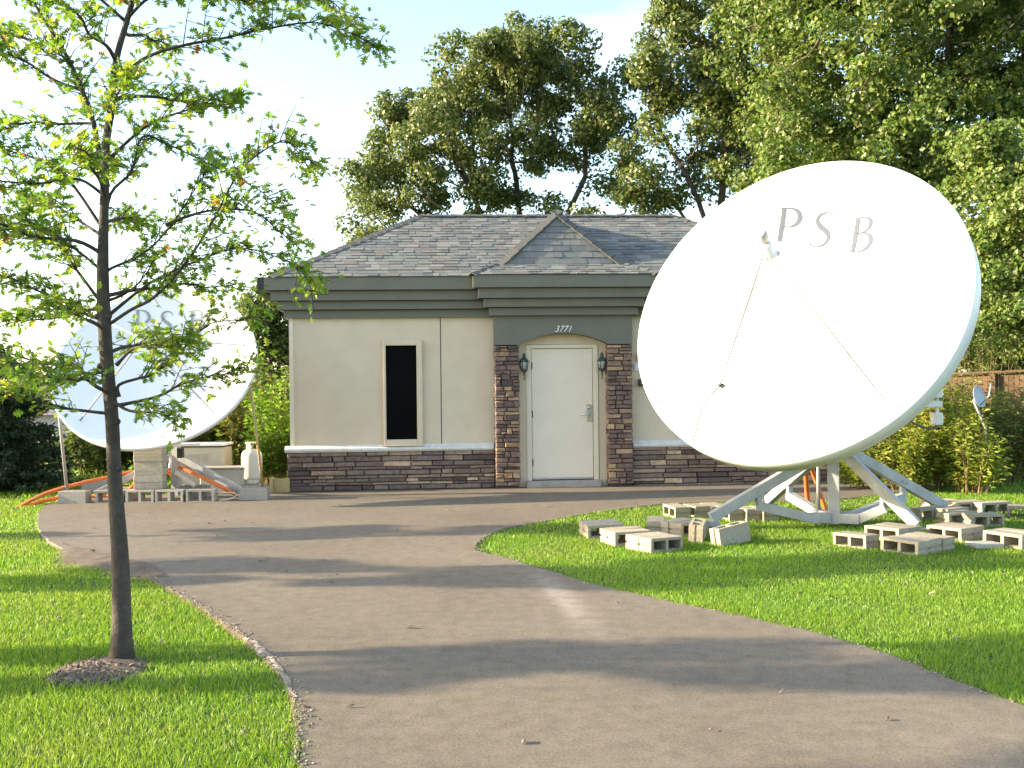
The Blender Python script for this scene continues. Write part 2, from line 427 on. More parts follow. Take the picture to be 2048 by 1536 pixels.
class MB:
    """collects shapes; off is subtracted so that pieces can be given in the thing's outer frame"""
    def __init__(self, off=(0, 0, 0)):
        self.v = []; self.f = []; self.off = Vector(off); self.sm = []
    def add(self, verts, faces, smooth=False):
        b = len(self.v)
        self.v += [tuple(Vector(p) - self.off) for p in verts]
        self.f += [tuple(i + b for i in q) for q in faces]
        self.sm += [smooth] * len(faces)
        return self
    def box(self, a, b):
        (x0, y0, z0), (x1, y1, z1) = a, b
        return self.add([(x0, y0, z0), (x1, y0, z0), (x1, y1, z0), (x0, y1, z0), (x0, y0, z1), (x1, y0, z1), (x1, y1, z1), (x0, y1, z1)],
                        [(0, 3, 2, 1), (4, 5, 6, 7), (0, 1, 5, 4), (1, 2, 6, 5), (2, 3, 7, 6), (3, 0, 4, 7)])
    def bevbox(self, a, b, r):
        (x0, y0, z0), (x1, y1, z1) = a, b
        V = []; idx = {}
        for ix, x in enumerate((x0, x1)):
            for iy, y in enumerate((y0, y1)):
                for iz, z in enumerate((z0, z1)):
                    sx, sy, sz = (1, -1)[ix], (1, -1)[iy], (1, -1)[iz]
                    for ax in range(3):
                        p = [x + sx * r, y + sy * r, z + sz * r]
                        p[ax] = (x, y, z)[ax]
                        idx[(ix, iy, iz, ax)] = len(V); V.append(tuple(p))
        g = lambda ix, iy, iz, ax: idx[(ix, iy, iz, ax)]
        F = []
        for s in (0, 1):
            F.append([g(s, 0, 0, 0), g(s, 1, 0, 0), g(s, 1, 1, 0), g(s, 0, 1, 0)])
            F.append([g(0, s, 0, 1), g(1, s, 0, 1), g(1, s, 1, 1), g(0, s, 1, 1)])
            F.append([g(0, 0, s, 2), g(1, 0, s, 2), g(1, 1, s, 2), g(0, 1, s, 2)])
        for i in (0, 1):
            for j in (0, 1):
                F.append([g(0, i, j, 1), g(1, i, j, 1), g(1, i, j, 2), g(0, i, j, 2)])
                F.append([g(i, 0, j, 0), g(i, 1, j, 0), g(i, 1, j, 2), g(i, 0, j, 2)])
                F.append([g(i, j, 0, 0), g(i, j, 1, 0), g(i, j, 1, 1), g(i, j, 0, 1)])
                for k in (0, 1):
                    F.append([g(i, j, k, 0), g(i, j, k, 1), g(i, j, k, 2)])
        return self.add(V, [tuple(dict.fromkeys(q)) for q in F])
    def beam(self, a, b, w, h, up=(0, 0, 1), bev=0.0):
        a, b = Vector(a), Vector(b); d = (b - a).normalized()
        s = d.cross(Vector(up))
        if s.length < 1e-4: s = d.cross(Vector((1, 0, 0)))
        s.normalize(); u = s.cross(d)
        prof = [(-w / 2, -h / 2), (w / 2, -h / 2), (w / 2, h / 2), (-w / 2, h / 2)]
        if bev:
            prof = []
            for sx, sy in ((-1, -1), (1, -1), (1, 1), (-1, 1)):
                p1 = (sx * (w / 2 - bev), sy * h / 2); p2 = (sx * w / 2, sy * (h / 2 - bev))
                prof += [p1, p2] if sx * sy < 0 else [p2, p1]
        n = len(prof)
        V = [a + s * x + u * y for x, y in prof] + [b + s * x + u * y for x, y in prof]
        F = [(i, (i + 1) % n, n + (i + 1) % n, n + i) for i in range(n)] + [tuple(reversed(range(n))), tuple(range(n, 2 * n))]
        return self.add(V, F)
    def tube(self, pts, rad, sides=8, cap=True):
        pts = [Vector(p) for p in pts]
        if not hasattr(rad, '__len__'): rad = [rad] * len(pts)
        V = []; F = []; prev = None
        for i, p in enumerate(pts):
            d = (pts[min(i + 1, len(pts) - 1)] - pts[max(i - 1, 0)]).normalized()
            if prev is None:
                s = d.cross(Vector((0.31, 0.22, 0.93)))
                if s.length < 0.05: s = d.cross(Vector((1, 0, 0)))
            else:
                s = prev - d * prev.dot(d)
            s.normalize(); prev = s; u = d.cross(s)
            for k in range(sides):
                a = 2 * math.pi * k / sides
                V.append(p + (s * math.cos(a) + u * math.sin(a)) * rad[i])
        for i in range(len(pts) - 1):
            for k in range(sides):
                F.append((i * sides + k, i * sides + (k + 1) % sides, (i + 1) * sides + (k + 1) % sides, (i + 1) * sides + k))
        self.add(V, F, True)
        if cap:
            b = len(self.v)
            self.f += [tuple(b - len(V) + k for k in reversed(range(sides))), tuple(b - sides + k for k in range(sides))]
            self.sm += [False, False]
        return self
    def lathe(self, prof, centre, axis=(0, 0, 1), sides=16):
        ax = Vector(axis).normalized(); c = Vector(centre)
        s = ax.cross(Vector((0, 1, 0)))
        if s.length < 0.1: s = ax.cross(Vector((1, 0, 0)))
        s.normalize(); u = ax.cross(s)
        V = []; F = []
        for r, h in prof:
            for k in range(sides):
                a = 2 * math.pi * k / sides
                V.append(c + ax * h + (s * math.cos(a) + u * math.sin(a)) * r)
        for i in range(len(prof) - 1):
            for k in range(sides):
                F.append((i * sides + k, i * sides + (k + 1) % sides, (i + 1) * sides + (k + 1) % sides, (i + 1) * sides + k))
        F += [tuple(reversed(range(sides))), tuple(range((len(prof) - 1) * sides, len(prof) * sides))]
        return self.add(V, F, True)
    def build(self, name, material, parent=None):
        me = bpy.data.meshes.new(name)
        me.from_pydata([tuple(p) for p in self.v], [], self.f)
        me.polygons.foreach_set('use_smooth', self.sm)
        me.update()
        return link(name, me, material, parent)

def smooth_path(pts, n=6):
    """Catmull-Rom through the points"""
    P = [Vector(p) for p in pts]
    P = [P[0] * 2 - P[1]] + P + [P[-1] * 2 - P[-2]]
    out = []
    for i in range(1, len(P) - 2):
        for k in range(n):
            t = k / n
            a, b, c, d = P[i - 1], P[i], P[i + 1], P[i + 2]
            out.append(0.5 * ((2 * b) + (c - a) * t + (2 * a - 5 * b + 4 * c - d) * t * t + (3 * b - a - 3 * c + d) * t ** 3))
    out.append(P[-2])
    return out

# ------------------------------------------------------------------ ground, driveway
def sstep(a, b, x):
    t = np.clip((x - a) / (b - a), 0, 1)
    return t * t * (3 - 2 * t)
def ground_z(x, y):
    x = np.asarray(x, float); y = np.asarray(y, float)
    return -3.2 * sstep(20, 52, y) * sstep(-7, -14, x) + 0.012 * np.sin(x * 1.3 + 0.7) * np.sin(y * 1.1) - 0.012

xs = np.unique(np.concatenate([np.linspace(-900, -40, 12), np.linspace(-40, 40, 121), np.linspace(40, 900, 12)]))
ys = np.unique(np.concatenate([np.linspace(-300, -6, 8), np.linspace(-6, 60, 100), np.linspace(60, 1400, 12)]))
gx, gy = np.meshgrid(xs, ys)
V = np.stack([gx, gy, ground_z(gx, gy)], -1).reshape(-1, 3)
nx = len(xs); ii, jj = np.meshgrid(np.arange(nx - 1), np.arange(len(ys) - 1))
q = (jj * nx + ii).ravel()
lawn = link('lawn', nmesh('lawn', V, np.stack([q, q + 1, q + nx + 1, q + nx], -1), True), 'soil')
tag(lawn, 'mown green lawn around the driveway', 'lawn', kind='structure')

LEFT_EDGE = [(-0.6, -3), (-0.65, 0), (-0.8, 3.0), (-0.91, 4.31), (-1.0, 4.72), (-1.13, 5.25), (-1.32, 5.76), (-1.49, 6.14), (-1.73, 6.57), (-2.03, 7.08), (-2.37, 7.61), (-2.73, 8.15), (-3.35, 9.07), (-4.03, 9.77), (-4.68, 10.48), (-5.31, 11.52), (-5.68, 12.25), (-6.05, 13.1), (-6.4, 14.0)]
BACK_EDGE = [(-6.45, 14.9), (-5.2, 15.35), (-3.8, 15.5), (-3.4, 15.9), (1, 16.4), (5.4, 16.7), (6.2, 16.2), (5.9, 15.0)]
RIGHT_EDGE = [(5.0, 14.15), (4.1, 13.65), (3.2, 13.62), (2.48, 13.56), (1.78, 13.3), (1.07, 12.69), (0.42, 11.96), (-0.1, 11.3), (-0.32, 10.59), (-0.38, 10.11), (-0.36, 9.86), (-0.25, 9.65), (-0.04, 9.36), (0.3, 8.72), (0.67, 8.06), (1.16, 7.42), (1.58, 6.9), (1.91, 6.44), (2.15, 5.98), (2.27, 5.56), (2.37, 5.25), (2.47, 5.0), (2.7, 4.2), (2.9, 3), (3.2, 0), (3.3, -3)]
def dense(line, n=7, wob=0.012):
    p = smooth_path([(x, y, 0) for x, y in line], n)
    return [(v.x + random.uniform(-wob, wob), v.y + random.uniform(-wob, wob)) for v in p]
DRIVE = dense(LEFT_EDGE) + BACK_EDGE + dense(RIGHT_EDGE)
DRIVE_NP = np.array(DRIVE)
def in_poly(P, poly):
    x, y = P[:, 0], P[:, 1]; ins = np.zeros(len(P), bool)
    x1, y1 = poly[:, 0], poly[:, 1]; x2, y2 = np.roll(x1, -1), np.roll(y1, -1)
    for a, b, c, d in zip(x1, y1, x2, y2):
        if b == d: continue
        m = ((b > y) != (d > y)) & (x < (c - a) * (y - b) / (d - b) + a)
        ins ^= m
    return ins
TOP = 0.012
tri = tessellate_polygon([[Vector((x, y, 0)) for x, y in DRIVE]])
n = len(DRIVE)
mb = MB()
mb.add([(x, y, TOP) for x, y in DRIVE], [tuple(t) for t in tri])
# rounded, crumbling shoulder of the slab
cen = DRIVE_NP.mean(0)
area2 = sum(DRIVE[i][0] * DRIVE[(i + 1) % n][1] - DRIVE[(i + 1) % n][0] * DRIVE[i][1] for i in range(n))
sg = 1 if area2 > 0 else -1
outer = []
for i in range(n):
    a, b = Vector(DRIVE[i - 1]), Vector(DRIVE[(i + 1) % n]); d = (b - a).normalized()
    nrm = Vector((d.y, -d.x)) * sg
    outer.append((DRIVE[i][0] + nrm.x * 0.035, DRIVE[i][1] + nrm.y * 0.035, -0.05))
mb.add([(x, y, TOP) for x, y in DRIVE] + outer, [(i, (i + 1) % n, n + (i + 1) % n, n + i) if sg < 0 else (i, n + i, n + (i + 1) % n, (i + 1) % n) for i in range(n)])
drive = mb.build('driveway', 'asphalt')
me = drive.data
bm_fix = [p for p in me.polygons if abs(p.normal.z) > 0.99 and p.normal.z < 0]
for p in bm_fix: p.flip()
tag(drive, 'worn grey-brown asphalt driveway', 'driveway', kind='structure')

# bare dirt along the left shoulder, and the worn patch at the bend
def strip(name, line, w_in, w_out, z, material, label):
    pts = dense(line, 5, 0.01); V = []; F = []
    for i, (x, y) in enumerate(pts):
        a = Vector(pts[max(i - 1, 0)]); b = Vector(pts[min(i + 1, len(pts) - 1)]); d = (b - a).normalized()
        nn = Vector((-d.y, d.x))
        k = math.sin(math.pi * i / (len(pts) - 1)) ** 0.5
        wo = w_out * k * random.uniform(0.6, 1.3) + 0.01; wi = w_in * k * random.uniform(0.3, 1.5)
        V += [(x + nn.x * wo, y + nn.y * wo, -0.02), (x + nn.x * wo * 0.5, y + nn.y * wo * 0.5, z), (x - nn.x * wi, y - nn.y * wi, z + 0.002)]
    for i in range(len(pts) - 1):
        F += [(3 * i, 3 * i + 1, 3 * i + 4, 3 * i + 3), (3 * i + 1, 3 * i + 2, 3 * i + 5, 3 * i + 4)]
    mb = MB(); mb.add(V, F, True); o = mb.build(name, material)
    for p in o.data.polygons:
        if p.normal.z < 0: p.flip()
    return tag(o, label, 'dirt', kind='structure')
strip('dirt_shoulder', LEFT_EDGE[3:13], 0.015, 0.03, TOP - 0.002, 'dirt', 'bare dirt shoulder between lawn and asphalt')
strip('crumbled_edge', LEFT_EDGE[5:9], 0.02, 0.022, TOP + 0.001, 'gravel_strip', 'pale crumbled concrete strip at the driveway edge')
strip('dirt_patch', [(-2.9, 8.6), (-3.35, 9.15), (-4.03, 9.85), (-4.5, 10.35)], 0.10, 0.42, TOP + 0.006, 'dirt', 'worn dirt patch at the bend of the driveway')

# scattered crumbs of gravel on the shoulders
def scatter_chips(name, centres, smin, smax, material, label, cat, flat=0.5):
    k = len(centres); base = np.array([(-1, -1, -1), (1, -1, -1), (1, 1, -1), (-1, 1, -1), (-.8, -.8, 1), (.8, -.8, 1), (.8, .8, 1), (-.8, .8, 1)], float)
    fc = np.array([(0, 3, 2, 1), (4, 5, 6, 7), (0, 1, 5, 4), (1, 2, 6, 5), (2, 3, 7, 6), (3, 0, 4, 7)])
    s = rng.uniform(smin, smax, (k, 1, 3)) * np.array([1.3, 0.8, flat])
    v = base[None] * s + rng.normal(0, 0.12, (k, 8, 3)) * s
    a = rng.uniform(0, 6.28, k); c, sn = np.cos(a), np.sin(a)
    x = v[:, :, 0] * c[:, None] - v[:, :, 1] * sn[:, None]; y = v[:, :, 0] * sn[:, None] + v[:, :, 1] * c[:, None]
    tl = rng.normal(0, 0.35, k)
    z = v[:, :, 2] + x * tl[:, None]
    VV = np.stack([x, y, z], -1) + np.asarray(centres)[:, None]
    FF = (fc[None] + (np.arange(k) * 8)[:, None, None]).reshape(-1, 4)
    o = link(name, nmesh(name, VV.reshape(-1, 3), FF), material)
    return tag(o, label, cat, kind='stuff')
pts = []
for line, spread, cnt in ((LEFT_EDGE[3:14], 0.035, 420), (RIGHT_EDGE[6:22], 0.025, 160)):
    d = np.array(dense(line, 12, 0))
    i = rng.integers(0, len(d), cnt)
    p = d[i] + rng.normal(0, spread, (cnt, 2))
    pts.append(np.column_stack([p, np.full(cnt, TOP + 0.004)]))
scatter_chips('gravel', np.concatenate(pts), 0.0025, 0.007, 'gravel', 'loose gravel crumbs along the driveway edges', 'gravel')

# ------------------------------------------------------------------ grass
def grass():
    cells = [(3.2, 5.5, 9500, 0.0034, 0.038), (5.5, 8, 6500, 0.0044, 0.036), (8, 11, 3400, 0.0062, 0.036), (11, 15, 1500, 0.0095, 0.038), (15, 22, 380, 0.018, 0.06), (22, 34, 110, 0.035, 0.08)]
    P = []; W = []; Hh = []
    for y0, y1, dens, w, h in cells:
        xm = 0.56 * y1 + 1.6
        k = int((y1 - y0) * 2 * xm * dens)
        p = np.column_stack([rng.uniform(-xm, xm, k), rng.uniform(y0, y1, k)])
        p = p[np.abs(p[:, 0]) < 0.56 * p[:, 1] + 1.6]
        jit = rng.normal(0, 0.03, p.shape)
        p = p[~in_poly(p + jit, DRIVE_NP)]
        # nothing under the building, the mulch ring, the dirt patch and the left pads
        bx = (p[:, 0] > -3.6) & (p[:, 0] < 5.2) & (p[:, 1] > 15.4) & (p[:, 1] < 20.3)
        ml = ((p[:, 0] + 2.33) / 0.20) ** 2 + ((p[:, 1] - 5.83) / 0.26) ** 2
        mlc = ml < 1 + rng.normal(0, 0.85, len(p))
        dp = ((p[:, 0] + 3.75) / 0.75 + (p[:, 1] - 9.55) / 1.1) ** 2 * 1.5 + ((p[:, 0] + 3.75) / 0.8 - (p[:, 1] - 9.55) / 0.9) ** 2 * 0.25
        dpc = dp < 0.10
        p = p[~(bx | mlc | dpc)]
        P.append(p); W.append(np.full(len(p), w)); Hh.append(np.full(len(p), h))
    P = np.concatenate(P); W = np.concatenate(W); Hh = np.concatenate(Hh)
    # lusher tufts here and there
    lush = 0.5 + 0.5 * np.sin(P[:, 0] * 2.1 + np.sin(P[:, 1] * 1.7) * 2) * np.sin(P[:, 1] * 2.6 + 1)
    Hh = Hh * (0.62 + 0.5 * lush) * rng.uniform(0.6, 1.25, len(P))
    tall = (rng.random(len(P)) < 0.018) & (P[:, 1] < 5.6) & (P[:, 0] < -1)
    Hh[tall] *= rng.uniform(1.7, 2.8, tall.sum())
    k = len(P); a = rng.uniform(0, 2 * np.pi, k); lean = rng.uniform(0.15, 0.85, k); b = rng.uniform(0, 2 * np.pi, k)
    gz = ground_z(P[:, 0], P[:, 1])
    sx, sy = np.cos(a) * W / 2, np.sin(a) * W / 2
    lx, ly = np.cos(b) * Hh * lean, np.sin(b) * Hh * lean
    base = np.column_stack([P, gz])
    side = np.column_stack([sx, sy, np.zeros(k)])
    mid = base + np.column_stack([lx * 0.35, ly * 0.35, Hh * 0.6])
    tip = base + np.column_stack([lx, ly, Hh])
    V = np.stack([base - side, base + side, mid - side * 0.8, mid + side * 0.8, tip], 1).reshape(-1, 3)
    o = np.arange(k)[:, None] * 5
    F = np.concatenate([o + np.array([[0, 1, 3]]), o + np.array([[0, 3, 2]]), o + np.array([[2, 3, 4]])], 0)
    g = link('grass', nmesh('grass', V, F), 'grass')
    tag(g, 'short bright green grass blades of the lawn', 'grass', kind='stuff')
grass()

# fallen leaves
k = 150
fx = rng.uniform(-5, 6, k); fy = rng.uniform(4, 14, k)
scatter_chips('fallen_leaves', np.column_stack([fx, fy, np.full(k, TOP + 0.012)]), 0.006, 0.018, 'chips', 'few small dry leaves strewn over lawn and asphalt', 'leaves', 0.12)
# wood chips round the young tree
k = 520
r_ = np.sqrt(rng.random(k)); a_ = rng.uniform(0, 6.28, k)
cx = -2.38 + r_ * np.cos(a_) * 0.24; cy = 5.82 + r_ * np.sin(a_) * 0.30
cz = 0.0 + 0.03 * (1 - r_)
scatter_chips('mulch', np.column_stack([cx, cy, cz]), 0.006, 0.02, 'chips', 'brown wood chip mulch ringed round the young tree', 'mulch', 0.35)
mb = MB()
ring = [(-2.36 + math.cos(t) * 0.30 * random.uniform(.9, 1.1), 5.84 + math.sin(t) * 0.36 * random.uniform(.9, 1.1), -0.02) for t in np.linspace(0, 6.283, 25)[:-1]]
ring2 = [(-2.36 + math.cos(t) * 0.18, 5.84 + math.sin(t) * 0.22, 0.015) for t in np.linspace(0, 6.283, 25)[:-1]]
mb.add(ring + ring2 + [(-2.33, 5.95, 0.03)], [(i, (i + 1) % 24, 24 + (i + 1) % 24, 24 + i) for i in range(24)] + [(24 + i, 24 + (i + 1) % 24, 48) for i in range(24)], True)
tag(mb.build('mulch_bed', 'dirt'), 'bare mulch bed at the foot of the young tree', 'mulch', kind='structure')

# ------------------------------------------------------------------ equipment building
BX, BY = 0.78, 15.85
bld = empty('equipment_building', (BX, BY, 0), R(4))
tag(bld, 'cream stucco equipment building with stone base, green cornice and hipped shingle roof', 'building')
XL, DEP = 4.147, 3.7          # half width, depth of the walls
# walls
mb = MB()
mb.box((-XL, 0, -0.2), (-0.56, DEP, 2.72)); mb.box((0.56, 0, -0.2), (XL, DEP, 2.72)); mb.box((-0.56, 0, 2.205), (0.56, DEP, 2.72)); mb.box((-0.56, 0.22, -0.2), (0.56, DEP, 2.205))
wall = mb.build('wall', 'stucco', bld)
mb = MB()
mb.box((-XL - 0.012, -0.014, 0.70), (-XL + 0.05, 0.06, 2.64))
mb.build('corner_bead', 'trim_cream', bld)
for x in (-1.871, 2.75):
    mb = MB(); mb.box((x - 0.006, -0.004, 0.70), (x + 0.006, 0.01, 2.64)); mb.build('control_joint', 'mortar', bld)

# ledge stone: each stone its own piece
def stone_piece(x0, x1, z0, z1, d, axis, off, material, name='stone', parent=None, coll=None):
    """a split stone: x along the wall, z up, d its projection; axis maps local to the building frame"""
    j = lambda s: random.uniform(-s, s)
    g = 0.005
    x0 += g; x1 -= g; z0 += g * 0.8; z1 -= g * 0.8
    i = 0.010
    A = [(x0, 0, z0), (x1, 0, z0), (x1, 0, z1), (x0, 0, z1)]
    d2 = d * 0.62
    B = [(x + j(.004), d2 + j(.006), z + j(.004)) for x, _, z in A]
    C_ = [(x0 + i + j(.006), d + j(.010), z0 + i * 0.7 + j(.004)), (x1 - i + j(.006), d + j(.010), z0 + i * 0.7 + j(.004)), (x1 - i + j(.006), d + j(.010), z1 - i * 0.7 + j(.004)), (x0 + i + j(.006), d + j(.010), z1 - i * 0.7 + j(.004))]
    V = [axis(*p) for p in A + B + C_]
    F = [(a, (a + 1) % 4, 4 + (a + 1) % 4, 4 + a) for a in range(4)] + [(4 + a, 4 + (a + 1) % 4, 8 + (a + 1) % 4, 8 + a) for a in range(4)] + [(8, 9, 10, 11)]
    if coll is not None:
        coll.add(V, F); return
    mb = MB(); mb.add(V, F); return mb.build(name, material, parent)

def stone_rows(x0, x1, z0, z1, wmin, wmax, hmin, hmax):
    out = []; z = z0
    while z < z1 - 0.02:
        h = min(random.uniform(hmin, hmax), z1 - z)
        if z1 - z - h < hmin * 0.6: h = z1 - z
        x = x0
        while x < x1 - 0.01:
            w = random.uniform(wmin, wmax) * (0.7 if h > 0.09 else 1.0)
            if x1 - (x + w) < wmin * 0.6: w = x1 - x
            if h > 0.085 and random.random() < 0.35:           # two thin stones in place of a thick one
                k = random.uniform(0.4, 0.6)
                out += [(x, x + w, z, z + h * k), (x, x + w, z + h * k, z + h)]
            else:
                out.append((x, x + w, z, z + h))
            x += w
        z += h
    return out

front = lambda x, d, z: (x, -d, z)
# dark setting bed behind the stones
for a, b in ((-XL - 0.055, -1.06), (1.06, XL + 0.055)):
    mb = MB(); mb.box((a + 0.035 if a < 0 else a, -0.022, -0.18), (b if b < 0 else b - 0.035, -0.002, 0.60)); bed = mb.build('stone_base', 'mortar', bld)
    for (x0, x1, z0, z1) in stone_rows(a, b, -0.06, 0.60, 0.17, 0.56, 0.042, 0.095):
        stone_piece(x0, x1, z0, z1, random.uniform(0.035, 0.075), lambda x, d, z: (x, -0.02 - d, z), 0, 'stone', 'stone', bed)
# sides of the base: stones as one mass
mb = MB()
for s in (-1, 1):
    for (y0, y1, z0, z1) in stone_rows(0.0, DEP, -0.06, 0.60, 0.18, 0.5, 0.06, 0.11):
        stone_piece(y0, y1, z0, z1, random.uniform(0.035, 0.07), (lambda s: (lambda x, d, z: (s * (XL + d), x, z)))(s), 0, None, coll=mb)
o = mb.build('stone_return', 'stone', bld); o['kind'] = 'stuff'
# sill course on top of the base
for a, b in ((-XL - 0.09, -1.075), (1.075, XL + 0.09)):
    mb = MB()
    prof = [(0, 0.598), (-0.085, 0.598), (-0.105, 0.625), (-0.10, 0.655), (-0.06, 0.672), (-0.03, 0.70), (0, 0.70)]
    cuts = [a]
    while cuts[-1] < b - 1.2: cuts.append(cuts[-1] + random.uniform(0.95, 1.3))
    cuts[-1:] = [cuts[-1], b] if b - cuts[-1] > 0.4 else [b]
    for c0, c1 in zip(cuts[:-1], cuts[1:]):
        V = [(c0 + 0.002, y, z) for y, z in prof] + [(c1 - 0.002, y, z) for y, z in prof]
        m_ = len(prof)
        mb.add(V, [(i, i + 1, m_ + i + 1, m_ + i) for i in range(m_ - 1)] + [tuple(range(m_)), tuple(reversed(range(m_, 2 * m_)))])
    mb.build('sill_course', 'sill', bld)
# stone piers either side of the door
for s in (-1, 1):
    x0, x1 = (-1.055, -0.685) if s < 0 else (0.672, 1.052)
    mb = MB(); mb.box((x0 + 0.02, -0.15, -0.05), (x1 - 0.02, -0.003, 2.19))
    pier = mb.build('pier', 'mortar', bld)
    for (a, b, z0, z1) in stone_rows(x0, x1, 0.05, 2.185, 0.11, 0.26, 0.05, 0.10):
        stone_piece(a, b, z0, z1, random.uniform(0.03, 0.055), lambda x, d, z: (x, -0.15 - d, z), 0, 'stone_pier', 'stone', pier)
    mb = MB()
    for (y0, y1, z0, z1) in stone_rows(0.0, 0.16, 0.05, 2.185, 0.08, 0.16, 0.05, 0.10):
        for t in (-1, 1):
            xe = x0 + 0.02 if t < 0 else x1 - 0.02
            stone_piece(-y1 - 0.004, -y0 - 0.004, z0, z1, random.uniform(0.02, 0.028), (lambda xe, t: (lambda x, d, z: (xe + t * d, x, z)))(xe, t), 0, None, coll=mb)
    o = mb.build('stone_return', 'stone_pier', pier); o['kind'] = 'stuff'

# arched header over the door
arc = []
for k in range(25):
    t = -1 + 2 * k / 24
    arc.append((0.69 * t, 2.19 + 0.185 * (1 - t * t) ** 0.5 if abs(t) < 1 else 2.19))
arc = [(0.69 * (-1 + 2 * k / 28), 2.195 + 0.175 * math.cos(math.pi / 2 * (-1 + 2 * k / 28)) ** 0.85 if 0 < k < 28 else 2.195) for k in range(29)]
outl = [(-1.06, 2.195), (-1.06, 2.665), (1.06, 2.665), (1.06, 2.195)]
poly = outl + [(x, z) for x, z in reversed(arc)]
tr = tessellate_polygon([[Vector((x, z, 0)) for x, z in poly]])
mb = MB(); y0, y1 = -0.20, -0.003
mb.add([(x, y0, z) for x, z in poly] + [(x, y1, z) for x, z in poly], [tuple(t) for t in tr] + [tuple(len(poly) + i for i in t[::-1]) for t in tr] + [(i, (i + 1) % len(poly), len(poly) + (i + 1) % len(poly), len(poly) + i) for i in range(len(poly))])
header = mb.build('arched_header', 'green_trim', bld)
import bmesh
bm = bmesh.new(); bm.from_mesh(header.data); bmesh.ops.recalc_face_normals(bm, faces=bm.faces); bm.to_mesh(header.data); bm.free()

# house number 3771 in slanted white figures
def text_mesh(txt, size, shear, depth):
    c = bpy.data.curves.new('number_outline', 'FONT'); c.body = txt; c.size = size; c.shear = shear; c.extrude = depth; c.space_character = 1.12
    o = bpy.data.objects.new('number_outline', c); COL.objects.link(o)
    bpy.context.view_layer.update()
    me = bpy.data.meshes.new_from_object(o.evaluated_get(bpy.context.evaluated_depsgraph_get()))
    bpy.data.objects.remove(o); bpy.data.curves.remove(c)
    return me
me = text_mesh('3771', 0.135, 0.45, 0.004)
co = np.zeros(len(me.vertices) * 3, np.float32); me.vertices.foreach_get('co', co); co = co.reshape(-1, 3)
w_ = co[:, 0].max() - co[:, 0].min()
new = np.column_stack([(co[:, 0] - co[:, 0].min() - w_ / 2) * 0.86, -0.207 - co[:, 2], 2.385 + co[:, 1]]).astype(np.float32)
me.vertices.foreach_set('co', new.ravel()); me.update()
hn = link('house_number', me, 'number_white', bld)
hn['label'] = 'white slanted house number 3771'

# stepped cornice: fascia and three bands, main run and the run over the porch
bands = [('cornice_band', 2.63, 2.750, 0.08), ('cornice_band', 2.753, 2.880, 0.165), ('cornice_band', 2.883, 3.030, 0.245), ('fascia', 3.033, 3.22, 0.325)]
for nm, z0, z1, p in bands:
    mb = MB(); mb.box((-XL - p, -p, z0), (XL + p, DEP + p, z1)); mb.build(nm, 'green_trim', bld)
    mb = MB(); mb.box((-1.055 - p, -0.20 - p, z0 + 0.008), (1.055 + p, -p + 0.05, z1 + 0.004)); mb.build('porch_' + nm, 'green_trim', bld)
# thin black strips under the upper bands, drawn as dark lines between them
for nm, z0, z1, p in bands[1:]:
    mb = MB(); mb.box((-XL - p + 0.02, -p + 0.02, z0 - 0.006), (XL + p - 0.02, -p + 0.06, z0 + 0.002)); mb.build('band_strip', 'black', bld)

# gutter at the left eave
mb = MB(); mb.box((-XL - 0.47, -0.08, 3.0), (-XL - 0.33, DEP + 0.3, 3.02)); mb.box((-XL - 0.47, -0.08, 3.02), (-XL - 0.455, DEP + 0.3, 3.25)); mb.box((-XL - 0.455, -0.08, 3.02), (-XL - 0.33, -0.06, 3.25)); mb.box((-XL - 0.345, -0.06, 3.02), (-XL - 0.33, DEP + 0.3, 3.14))
mb.build('gutter', 'black', bld)

# roof
EX, EY0, EY1, EZ = XL + 0.24, -0.345, DEP + 0.345, 3.222
RUN = (EY1 - EY0) / 2; RX = EX - RUN; RY = EY0 + RUN; RZ = 4.49
SLOPE = (RZ - EZ) / RUN
mb = MB()
mb.add([(-EX, EY0, EZ), (EX, EY0, EZ), (EX, EY1, EZ), (-EX, EY1, EZ), (-RX, RY, RZ), (RX, RY, RZ)],
       [(0, 1, 5, 4), (1, 2, 5), (2, 3, 4, 5), (3, 0, 4), (3, 2, 1, 0)])
# porch cap: steep little hip with a flared skirt
AP = (0.0, 0.62, 4.36)
BW, BYF, BZF = 0.98, 0.02, 3.44
yb = EY0 + (AP[2] - EZ) / SLOPE
mb.add([(-1.40, -0.545, 3.228), (1.40, -0.545, 3.228), (BW, BYF, BZF), (-BW, BYF, BZF), AP, (0, yb, AP[2] + 0.01), (-1.40, -0.20, 3.2), (1.40, -0.20, 3.2)],
       [(0, 1, 2, 3), (3, 2, 4), (0, 3, 6), (1, 7, 2), (3, 4, 5), (2, 5, 4)])
roof = mb.build('roof', 'underlay', bld)

def tab(P0, U, Wv, nrm, u0, u1, v0, v1, lim, thick):
    """a shingle tab on a slope: P0 origin at the eave, U along, Wv up-slope, nrm outward; clipped to lim(v)->(umin,umax)"""
    a0, b0 = lim(v0); a1, b1 = lim(v1)
    p = [(max(u0, a0), v0), (min(u1, b0), v0), (min(max(u1, a1), b1), v1), (max(min(u0, b1), a1), v1)]
    if p[1][0] - p[0][0] < 0.015: return None
    lift = [thick + 0.007, thick + 0.007, 0.004, 0.004]
    top = [P0 + U * u + Wv * v + nrm * l for (u, v), l in zip(p, lift)]
    bot = [P0 + U * u + Wv * v + nrm * 0.001 for (u, v) in p]
    return top + bot, [(0, 1, 2, 3), (0, 4, 5, 1), (1, 5, 6, 2), (3, 7, 4, 0), (2, 6, 7, 3)]

